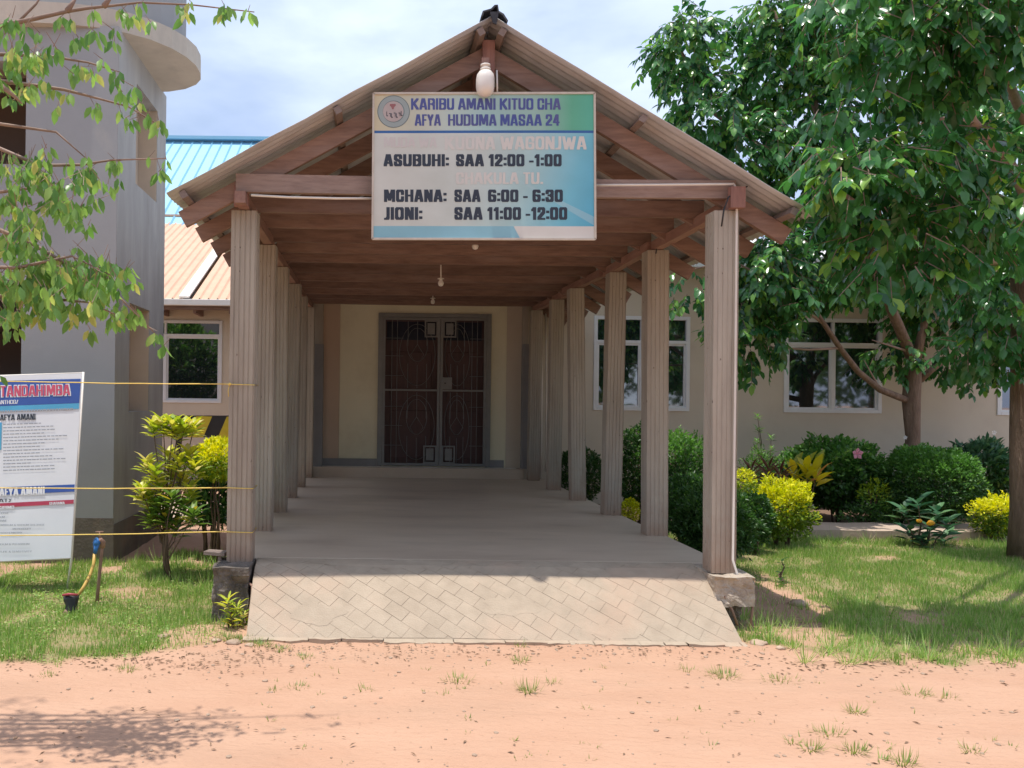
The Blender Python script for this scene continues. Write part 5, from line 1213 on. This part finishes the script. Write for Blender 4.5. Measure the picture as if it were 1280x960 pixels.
rosette('cordyline', 'maroon strap leaved plant above the yellow bush, left of the yellow croton', 953, 592, 9.7, .24, 16, L_red, .13, .8, heads=((-14, 4), (8, 0), (22, 8)), base=650)
rosette('broad_leaf_plant', 'dark green broad leaved plant with an orange bloom in front of the path slab', 1158, 655, 8.85, .20, 9, L_big, .42, .45, heads=((-28, -14), (-10, -22), (14, -12), (26, 4), (-22, 12), (4, 6), (22, 22), (-6, 24)), base=693)
bl = [o for o in col.objects if o.name.startswith('broad_leaf')][0]
mb = MB(); c = P(1163.5, 654, 8.6); mb.rock(c, .036, .85, 2, 3); part('bloom', mb, M['fruit'], bl, True); mb = MB(); mb.rock(P(1149, 651, 8.65), .028, .7, 2, 6); part('bloom', mb, M['fruit'], bl, True)
rosette('small_croton', 'small yellow striped croton against the left foundation block', 291, 758, 5.42, .10, 14, L_crot, .17, .5, heads=((-6, -4), (6, 4), (14, 14), (-2, 16)), base=785)
rosette('seedling', 'thin dark seedling on bare earth right of the ramp', 977, 716, 6.9, .07, 6, L_dark, .4, .3, heads=((0, -14), (1, -2), (-2, 10)), base=738)
rosette('tall_weed', 'thin tall feathery weed against the beige wall left of the second window', 955, 560, 11.3, .09, 10, L_mid, .25, .6, heads=((-8, -38), (-7, -22), (-8, -8), (9, -12), (10, 2), (-4, 8), (4, 14)), base=640)
bush('feathery_weed', 'wispy grey green bush around the tall weed by the wall', 'plant', 948, 645, 11.0, 24, 556, L_mid, .05, .25, 2200, wild=.3)

# ================================================================== GRASS
def grass(name, xr, yr, n_, hmin, hmax, label, wmul=1.0):
    X = rng.uniform(*xr, n_); Y = rng.uniform(*yr, n_); mk = np.array([grass_mask(x, y) for x, y in zip(X, Y)])
    cl = np.array([0.5 + vnoise(x, y, 3.1, 31) + .5 * vnoise(x, y, 9, 32) for x, y in zip(X, Y)])
    keep = (rng.random(n_) < mk * np.clip(cl + .35, .12, 1)); X, Y, cl = X[keep], Y[keep], cl[keep]; k = len(X)
    Z = np.array([gz(x, y) for x, y in zip(X, Y)]) - .004
    a = rng.uniform(0, 6.28, k); lean = rng.uniform(.15, .9, k); d = np.stack([np.cos(a) * lean, np.sin(a) * lean, np.ones(k)], 1)
    n2 = np.stack([np.cos(a), np.sin(a), -lean * .5], 1) + rng.normal(size=(k, 3)) * .3
    h = rng.uniform(hmin, hmax, k) * np.clip(.55 + cl * .7, .4, 1.4)
    return leaves_mesh(name, np.stack([X, Y, Z], 1), d, n2, h, (.0045 + .002 * rng.random(k)) * wmul, T_BLADE, L_grass, None, np.clip(rng.random(k) * .8 + .2 * (cl > .6), 0, .999)), k
gl1, k1 = grass('grass', (-4.6, -0.7), (4.3, 7.9), 105000, .02, .075, '')
gl2, k2 = grass('grass', (2.4, 8.2), (4.6, 9.3), 190000, .02, .075, '')
print('blades', k1, k2)
tag(gl1, 'short bright grass in front of the grey tower and banner', 'grass', kind='stuff'); tag(gl2, 'patchy sunlit lawn right of the ramp', 'grass', kind='stuff')
# taller tussocks along edges and isolated tufts on the dirt
def tufts(name, spots, label, cat='grass', m=None, hh=(.05, .14)):
    pos, dd, nn_, Ls, W_ = [], [], [], [], []
    for (x, y, r, k, h) in spots:
        for i in range(k):
            a = random.uniform(0, 6.28); q = r * random.random() ** .7; le = random.uniform(.3, 2.2)
            pos.append((x + math.cos(a) * q, y + math.sin(a) * q * .7, gz(x, y) - .004)); dd.append((math.cos(a) * le, math.sin(a) * le, 1)); nn_.append((math.cos(a), math.sin(a), -.3)); Ls.append(h * random.uniform(.5, 1.2)); W_.append(random.uniform(.003, .006))
    o = leaves_mesh(name, np.array(pos, float), np.array(dd, float), np.array(nn_, float), np.array(Ls), np.array(W_), T_BLADE, m or L_weed, None); return tag(o, label, cat, kind='stuff')
def gp(px, py):
    D = EYE * F / ((py - PY) * cs - (px - PX) * sn); v = P(px, py, D); return v.x, v.y
sp = []
for (px, py, r, k, h) in ((572, 852, .09, 60, .05), (650, 829, .05, 40, .06), (661, 865, .06, 60, .085), (690, 855, .05, 18, .05), (650, 808, .04, 20, .06), (1070, 890, .05, 45, .06), (1143, 866, .10, 50, .05), (1035, 918, .07, 50, .055), (1068, 940, .06, 60, .06), (1130, 955, .05, 50, .07), (1012, 938, .05, 40, .055), (905, 845, .10, 90, .06), (975, 850, .10, 60, .05), (860, 838, .06, 25, .04), (455, 862, .05, 22, .04), (372, 858, .06, 40, .04), (345, 862, .04, 20, .03), (1180, 870, .07, 30, .05), (1215, 940, .05, 30, .05), (990, 930, .03, 20, .04), (300, 800, .08, 160, .05), (325, 806, .08, 130, .045), (350, 812, .07, 80, .04), (380, 820, .06, 40, .04), (285, 798, .07, 120, .05), (160, 838, .06, 60, .04), (60, 845, .05, 40, .03), (1100, 950, .04, 20, .05)):
    x, y = gp(px, py); sp.append((x, y, r, int(k * .9), h))
for i in range(70):
    px = random.uniform(320, 1270); py = random.uniform(808, 955); x, y = gp(px, py); sp.append((x, y, .02, random.randint(2, 7), random.uniform(.02, .04)))
tufts('weed_tufts', sp, 'small scattered weed tufts growing in the red dirt', 'weeds')
sp = []
for i in range(90):
    x = random.uniform(-4.3, -.95); y = random.uniform(6.2, 7.35); sp.append((x, y, .05, 14, random.uniform(.10, .24)))
for i in range(60):
    x = random.uniform(3.0, 7.5); y = random.uniform(8.6, 9.18); sp.append((x, y, .05, 14, random.uniform(.10, .22)))
for i in range(34):
    px = random.uniform(950, 1280); py = random.uniform(755, 832); x, y = gp(px, py); sp.append((x, y, .05, 26, random.uniform(.08, .19)))
for (px, py) in ((1060, 830), (1085, 825), (1040, 815), (1160, 825), (960, 800), (945, 790), (930, 775), (1080, 760), (1260, 810)):
    x, y = gp(px, py); sp.append((x, y, .06, 40, .2))
tufts('tall_grass', sp, 'taller grass tussocks along the tower foot, path slab and lawn edge', m=L_grass)
# broad ground-cover leaves in the left lawn
n_ = 16000; X = rng.uniform(-4.4, -.75, n_); Y = rng.uniform(4.4, 7.2, n_); mk = np.array([grass_mask(x, y) * (vnoise(x, y, 1.9, 40) > -.15) for x, y in zip(X, Y)]); kp = rng.random(n_) < mk
X, Y = X[kp], Y[kp]; k = len(X); o = leaves_mesh('clover', np.stack([X, Y, rng.uniform(.005, .03, k)], 1), np.concatenate([rng.normal(size=(k, 2)), rng.uniform(0, .5, (k, 1))], 1), np.tile([0, 0, 1.0], (k, 1)) + rng.normal(size=(k, 3)) * .3, rng.uniform(.012, .028, k), rng.uniform(.010, .02, k), T_SMALL, L_grass, None)
tag(o, 'low broad leaved ground cover in the left lawn', 'ground cover', kind='stuff')

# ================================================================== DEBRIS
mb = MB(); random.seed(21)
for i in range(520):
    if i < 260: px = random.uniform(250, 960); py = random.gauss(812, 12)
    else: px = random.uniform(0, 1280); py = random.uniform(815, 958)
    if py < 802: continue
    x, y = gp(px, py)
    if grass_mask(x, y) > .5: continue
    mb.rock((x, y, gz(x, y) + .001), random.choice([.004, .005, .006, .007, .010, .014]), .6, 1, i)
tag(part('pebbles', mb, M['stone'], None), 'loose pebbles and crumbs of concrete on the red dirt', 'pebbles', kind='stuff')
for (px, py, r, lab) in ((292, 803, .05, 'pale flat rubble stone at the left foot of the ramp'), (270, 800, .035, 'pale stone at the dirt edge, leftmost by the ramp'), (312, 807, .03, 'small pale stone just outside the left ramp corner'), (331, 851, .016, 'little round stone on open dirt left of the ramp'),
                      (948, 806, .05, 'flat pale stone by the right corner of the ramp'), (975, 812, .03, 'smaller pale stone right of the ramp corner'), (1000, 756, .075, 'reddish flat stone in the shade on the right lawn'), (205, 796, .04, 'whitish stone in the left lawn')):
    x, y = gp(px, py); mb = MB(); mb.rock((0, 0, r * .15), r, .38, 2, int(px)); o = part('stone', mb, M['stone'], None, True); o.location = (x, y, gz(x, y)); tag(o, lab, 'stone')
n_ = 1150; px = np.concatenate([rng.uniform(0, 1280, 130), rng.uniform(260, 960, 420), rng.uniform(0, 330, 400), rng.uniform(930, 1280, 200)]); py = np.concatenate([rng.uniform(815, 955, 130), np.clip(rng.normal(812, 8, 420), 803, 900), rng.normal(826, 8, 400), rng.normal(832, 7, 200)])
q = np.array([gp(a, b) for a, b in zip(px, py)])
o = leaves_mesh('leaf_litter', np.stack([q[:, 0], q[:, 1], np.full(n_, .006)], 1), np.concatenate([rng.normal(size=(n_, 2)), rng.normal(size=(n_, 1)) * .05], 1), np.tile([0, 0, 1.0], (n_, 1)) + rng.normal(size=(n_, 3)) * .15, rng.uniform(.008, .045, n_), rng.uniform(.003, .014, n_), T_SMALL, M['debris'], None)
tag(o, 'dry leaf and twig litter along the dirt edge', 'leaf litter', kind='stuff')

# ================================================================== BANNER, TAP, ROPES
ban = empty('printed_banner', P(88, 738, 6.45), 'white printed price banner with blue headings standing on pipe legs before the tower', 'banner')
def BF(x, y, lift=0.0):
    t = (103 - x) / 220.0; D = 6.52 - .12 * t - .22 * (y - 467) / 230; v = P(x, y, D); v.y -= lift; return v
# slanted right edge: x at y
def ex(y): return 103 - (y - 467) / 230.0 * 15
def BM(u, y, lift=0.0): return BF(u, y, lift)
def quad(x0a, x1a, ya0, ya1, x0b, x1b, yb0, yb1, m, lift, name='print'):
    mb = MB(); mb.add([BF(x0a, ya0, lift), BF(x1a, ya1, lift), BF(x1b, yb1, lift), BF(x0b, yb0, lift)], [(3, 2, 1, 0)]); return mesh_obj(name, mb.v, mb.f, m, ban)
PRW = mat('banner_vinyl_white', (0.76, 0.78, 0.80), (0.70, 0.72, 0.75), 0.35, 2); PRB = mat('banner_blue', (0.045, 0.11, 0.38), (0.04, 0.09, 0.32), 0.4); PRC = mat('banner_cyan', (0.10, 0.42, 0.66), None, 0.4)
PRR = mat('banner_crimson', (0.50, 0.06, 0.11), None, 0.4); PRG = mat('banner_grey_print', (0.38, 0.40, 0.44), (0.30, 0.32, 0.36), 0.5, 30); PRP = mat('banner_pink_letters', (0.62, 0.10, 0.16), (0.50, 0.08, 0.14), 0.4, 8)
XL_ = -118
mb = MB(); nu, nv = 14, 10; 
for dy in (0, .006):
    for j in range(nv + 1):
        for i in range(nu + 1):
            u, v = i / nu, j / nv; y0 = 474 + (466.5 - 474) * u; y1 = 707 + (697.5 - 707) * u; y = y0 + (y1 - y0) * v; x = XL_ + (ex(y) - XL_) * u
            p = BF(x, y); p.y += dy + .0035; mb.v.append(tuple(p))
K = (nu + 1) * (nv + 1)
for j in range(nv):
    for i in range(nu):
        k = j * (nu + 1) + i; mb.f.append((k, k + nu + 1, k + nu + 2, k + 1)); mb.f.append((K + k, K + k + 1, K + k + nu + 2, K + k + nu + 1))
for j in range(nv):
    for i in (0, nu):
        k = j * (nu + 1) + i; mb.f.append((k, k + nu + 1, K + k + nu + 1, K + k))
part('banner_sheet', mb, PRW, ban)
quad(XL_, ex(474) - 1.5, 479, 473.5, XL_, ex(504) - 1.5, 512, 503.8, PRB, .001); quad(XL_, ex(504) - 1.5, 512.3, 504, XL_, ex(511) - 1.5, 519, 511, PRC, .001)
quad(XL_, ex(607) - .5, 614, 605.5, XL_, ex(616) - .5, 624, 614.5, PRB, .001); quad(XL_, ex(623) - .5, 635, 624.5, XL_, ex(629) - .5, 640.5, 629.5, PRR, .001)
quad(-40, 2.5, 530, 528, -40, 1.5, 566, 562, PRC, .001)
BL = lambda x, y: BF(x, y, .003)
BL2 = lambda x, y: BF(x, y, .005)
lettering('TANDAHIMBA', -0.5, 89, 481.5, 497, BL, PRW, ban, .14, skew=-2.0, lbl='white outline of red heading'); lettering('TANDAHIMBA', .8, 87.8, 482.6, 495.8, BL2, PRP, ban, .03, skew=-2.0)
lettering('wanthcg/', -8, 23, 500.5, 505.5, BL, PRW, ban, .02, skew=-.8)
lettering('HA AFYA AMANI', -12, 44.6, 518.5, 526, BL, M['ink'], ban, .035, skew=-1.4)
lettering('HA AFYA AMANI', -16, 56, 610.5, 620.5, BL, PRW, ban, .05, skew=-2.4)
lettering('(TAT)', -10, 13.5, 623.8, 628, BL, M['ink'], ban, .01, skew=-.5)
lettering('KIPIMO', -2, 18, 632.6, 636.6, BL, PRW, ban, .03, skew=-.6); lettering('GHARAMA', 62, 81, 627.5, 631, BL, PRW, ban, .03, skew=-.6)
for s_, x1, y in (('GLUCOSE', 11, 640.5), ('SODIUM', 6, 645.5), ('URINE', 9, 650), ('POTASSIUM & SODIUM CHLORIDE', 56, 655.3), ('MICROSCOPY', 39, 660), ('BIOCHEMISTRY', 28, 665), ('SODIUM & POTASSIUM', 37, 679.3), ('CULTURE & SENSITIVITY', 40, 688.5)):
    w_ = len(s_) * 2.3; lettering(s_, x1 - w_, x1, y, y + 2.3, BL, PRG, ban, .0, skew=-.5)
mb = MB(); random.seed(4)
for r_ in range(15):
    y = 530 + r_ * 4.1; x = 4; xe = random.choice([36, 52, 66, 74, 80, 48, 60]) 
    while x < xe:
        w_ = random.uniform(2, 6); s_ = -(x - 4) * .035
        mb.add([BF(x, y + s_, .0015), BF(x + w_, y + s_ - .15, .0015), BF(x + w_, y + s_ + 1.1, .0015), BF(x, y + s_ + 1.2, .0015)], [(3, 2, 1, 0)]); x += w_ + random.uniform(.8, 1.6)
x = -4
while x < 90:
    w_ = random.uniform(1.5, 4.5); s_ = -(x) * .035; mb.add([BF(x, 513.2 + s_, .002), BF(x + w_, 513 + s_, .002), BF(x + w_, 515.4 + s_, .002), BF(x, 515.6 + s_, .002)], [(3, 2, 1, 0)]); x += w_ + .9
part('fine_print', mb, PRG, ban, kind='stuff')
mb = MB(); mb.tube([BF(103.5, 465, .0) + Vector((0, .012, 0)), BF(96, 580) + Vector((0, .02, 0)), BF(88.5, 700) + Vector((0, .012, 0)), P(83.5, 742, 6.42)], .010, 6); part('leg', mb, M['offwhite'], ban, True)
mb = MB(); mb.tube([BF(XL_, 472) + Vector((0, .02, 0)), BF(XL_, 710) + Vector((0, .02, 0)), Vector((BF(XL_, 710).x - .02, 6.3, -.03))], .010, 6); part('leg', mb, M['offwhite'], ban, True)
for (ya, yb) in ((474, 466.5), (707, 698)):
    mb = MB(); mb.tube([BF(XL_, ya) + Vector((0, .014, 0)), BF(ex(yb), yb) + Vector((0, .014, 0))], .009, 6); part('rail', mb, M['offwhite'], ban, True)

tap = empty('standpipe', P(121, 757, 6.0), 'leaning rusty standpipe with a blue wrapped tap behind the yellow hose', 'tap')
D_ = 6.0
mb = MB(); mb.tube([P(120.5, 760, D_), P(124, 722, D_), P(127, 692, D_), P(128, 682, D_)], [.014, .013, .013, .013], 8); part('pipe', mb, M['rust'], tap, True)
mb = MB(); mb.tube([P(128, 684, D_), P(128.5, 678, D_ - .01), P(126, 675, D_ - .02), P(122, 676, D_ - .03)], [.021, .022, .020, .014], 8); part('elbow', mb, M['rust'], tap, True)
mb = MB(); mb.tube([P(125, 674, D_ - .02), P(124.5, 665, D_ - .02)], .006, 6); mb.tube([P(119.5, 665, D_ - .02), P(129.5, 664.8, D_ - .02)], .005, 6); part('tap_handle', mb, M['rust'], tap, True)
mb = MB(); mb.rock(P(121, 678, D_ - .03), .026, 1.2, 2, 1); mb.tube([P(121, 680, D_ - .03), P(118.5, 692, D_ - .03)], [.022, .013], 8); mb.add([P(117, 674, D_ - .05), P(121, 672, D_ - .05), P(120, 680, D_ - .05), P(116, 683, D_ - .05)], [(0, 1, 2, 3)]); part('tape_wrap', mb, M['bluetap'], tap, True)
mb = MB(); mb.tube([P(118.3, 692, 5.97), P(117, 705, 5.95), P(112, 720, 5.9), P(105, 733, 5.85), P(97, 745, 5.8)], .0125, 8)
single('hose', mb, M['hose'], 'short yellow hose curving down from the blue wrapped tap', 'hose', smooth=True)
stub = empty('pipe_stub', P(87, 783, 5.6), 'rusty pipe stub with a black rubber sleeve at the lower end of the hose', 'pipe')
D_ = 5.65
mb = MB(); mb.tube([P(84.5, 802, D_), P(85, 782, D_), P(83.5, 772, D_), P(84, 766, D_), P(88, 760, D_ + .02)], [.016, .019, .026, .027, .024], 10); part('pipe', mb, M['rust'], stub, True)
mb = MB(); mb.tube([P(88, 768, D_ + .01), P(89, 763, D_ + .02), P(89.5, 756, D_ + .03), P(89, 750, D_ + .04), P(89, 745, D_ + .05), P(89, 744.4, D_ + .05)], [.034, .042, .040, .052, .054, .040], 14); part('rubber_sleeve', mb, M['black'], stub, True)
mb = MB(); mb.tube([P(78, 744, D_ + .0), P(86, 742.8, D_ - .01), P(97, 743.5, D_ + .0)], [.007, .010, .008], 6); part('red_rim', mb, M['redplast'], stub, True)

for i, (y0, y1, ymid, D1, lab) in enumerate(((472.0, 480, 474.5, 5.70, 'topmost yellow twine line, tied to the left column near the banner top'), (607.5, 609.5, 608.5, 5.70, 'middle yellow twine line crossing the lower banner heading'), (669, 664.5, 667.5, 5.70, 'lowest yellow twine line, passing over the tap'))):
    mb = MB(); pts = []
    for k in range(13):
        t = k / 12; px = -160 + t * (287 + 160); D = 6.05 + (D1 + .02 - 6.05) * t; py = y0 + (y1 - y0) * t + 2.0 * math.sin(math.pi * t) + random.uniform(-.35, .35); pts.append(P(px, py, D))
    mb.tube(pts, .0042, 5)
    # loop round the column
    c = pts[-1]; z = c.z; x0_, x1_ = -1.046, -.836; ya, yb = 5.708, 5.892
    lp = [Vector((x0_, ya, z)), Vector((x1_, ya, z - .004)), Vector((x1_ + .003, yb, z - .002)), Vector((x0_ - .003, yb, z)), Vector((x0_ - .001, ya - .002, z))]; mb.tube(lp, .0035, 5)
    if i == 0: mb.rock(c + Vector((0.004, -.012, 0)), .011, 1.2, 1, 2); mb.tube([c, c + Vector((-.008, -.012, -.05)), c + Vector((-.004, -.012, -.09))], .003, 4)
    single('twine_line', mb, M['rope'], lab, 'twine', smooth=True)

# plank ledge on a stake by the left foundation block
pk = empty('plank_ledge', P(272, 740, 5.75), 'short reddish plank on a thin stake left of the left front column', 'ledge')
mb = MB(); mb.beam(P(258, 690, 5.85), P(284, 692, 5.80), .09, .028); part('plank', mb, M['wood2'], pk, bevel=.003)
mb = MB(); mb.beam(P(275, 742, 5.78) , P(275, 694, 5.80), .026, .026, up=(0, 1, 0)); part('stake', mb, M['wood2'], pk)
# black and yellow striped kerb beam behind the left column
bar = empty('striped_barrier', P(260, 560, 11.0), 'black and yellow striped barrier board behind the left croton', 'barrier')
mb = MB(); a, b = P(215, 533, 11.0), P(300, 533, 11.0); mb.beam(a, b, .08, .30); part('board', mb, M['black'], bar)
for k in range(3):
    x = a.x + .22 + k * .42; z0_ = a.z - .145; mb = MB(); mb.add([(x, 10.955, z0_), (x + .22, 10.955, z0_), (x + .34, 10.955, z0_ + .29), (x + .12, 10.955, z0_ + .29)], [(0, 1, 2, 3)]); part('stripe', mb, M['yellowp'], bar)
for x in (a.x + .1, b.x - .1): mb = MB(); mb.box((x - .03, 10.97, -.05), (x + .03, 11.03, a.z - .15)); part('post', mb, M['black'], bar)
# pale slab beyond the left shrubs, brightness of sunlit ground put into its colour
mb = MB(); mb.box((-4.2, 9.6, -.05), (-1.15, 11.6, .06)); ap = part('sunlit_ground_slab', mb, M['path'], None, bevel=.01); ap['kind'] = 'structure'; ap['label'] = 'pale slab painted as bright sunlit ground beside the side wing'

# ================================================================== TREES ADDED BEHIND THE VIEWER (only for the window glass to reflect)
for i, (x, y, h, r_) in enumerate(((-9, -13, 7.5, 3.4), (-3, -15, 6.5, 3.0), (3.5, -12, 8, 3.6), (9.5, -14, 7, 3.4), (16, -12, 8.5, 4.0), (24, -14, 8, 4.0))):
    o = empty('added_tree', (x, y, 0), ['round added tree, leftmost behind the viewer', 'second added tree from the left behind the viewer', 'added tree straight behind the viewer', 'added tree behind the viewer, right of centre', 'large added tree behind the viewer, second from the right', 'rightmost added tree behind the viewer'][i], 'tree', 'unseen trees added for window reflections')
    mb = MB(); mb.tube([(x, y, 0), (x + .1, y, h * .3), (x, y, h * .7)], [.22, .17, .07], 8); part('trunk', mb, M['bark'], o, True)
    n_ = 3500; u = runit(n_); lump = np.array([mn.noise(Vector(q) * 2 + Vector((i * 9, 0, 0))) for q in u]); pos = np.array([x, y, h * .55]) + u * np.array([r_, r_ * .8, h * .45]) * ((rng.random(n_) ** .4) * (1 + .35 * lump))[:, None]
    leaves_mesh('foliage', pos, u + rng.normal(size=(n_, 3)), u + rng.normal(size=(n_, 3)) * .7, rng.uniform(.25, .5, n_), rng.uniform(.15, .3, n_), T_SMALL, L_back, o)
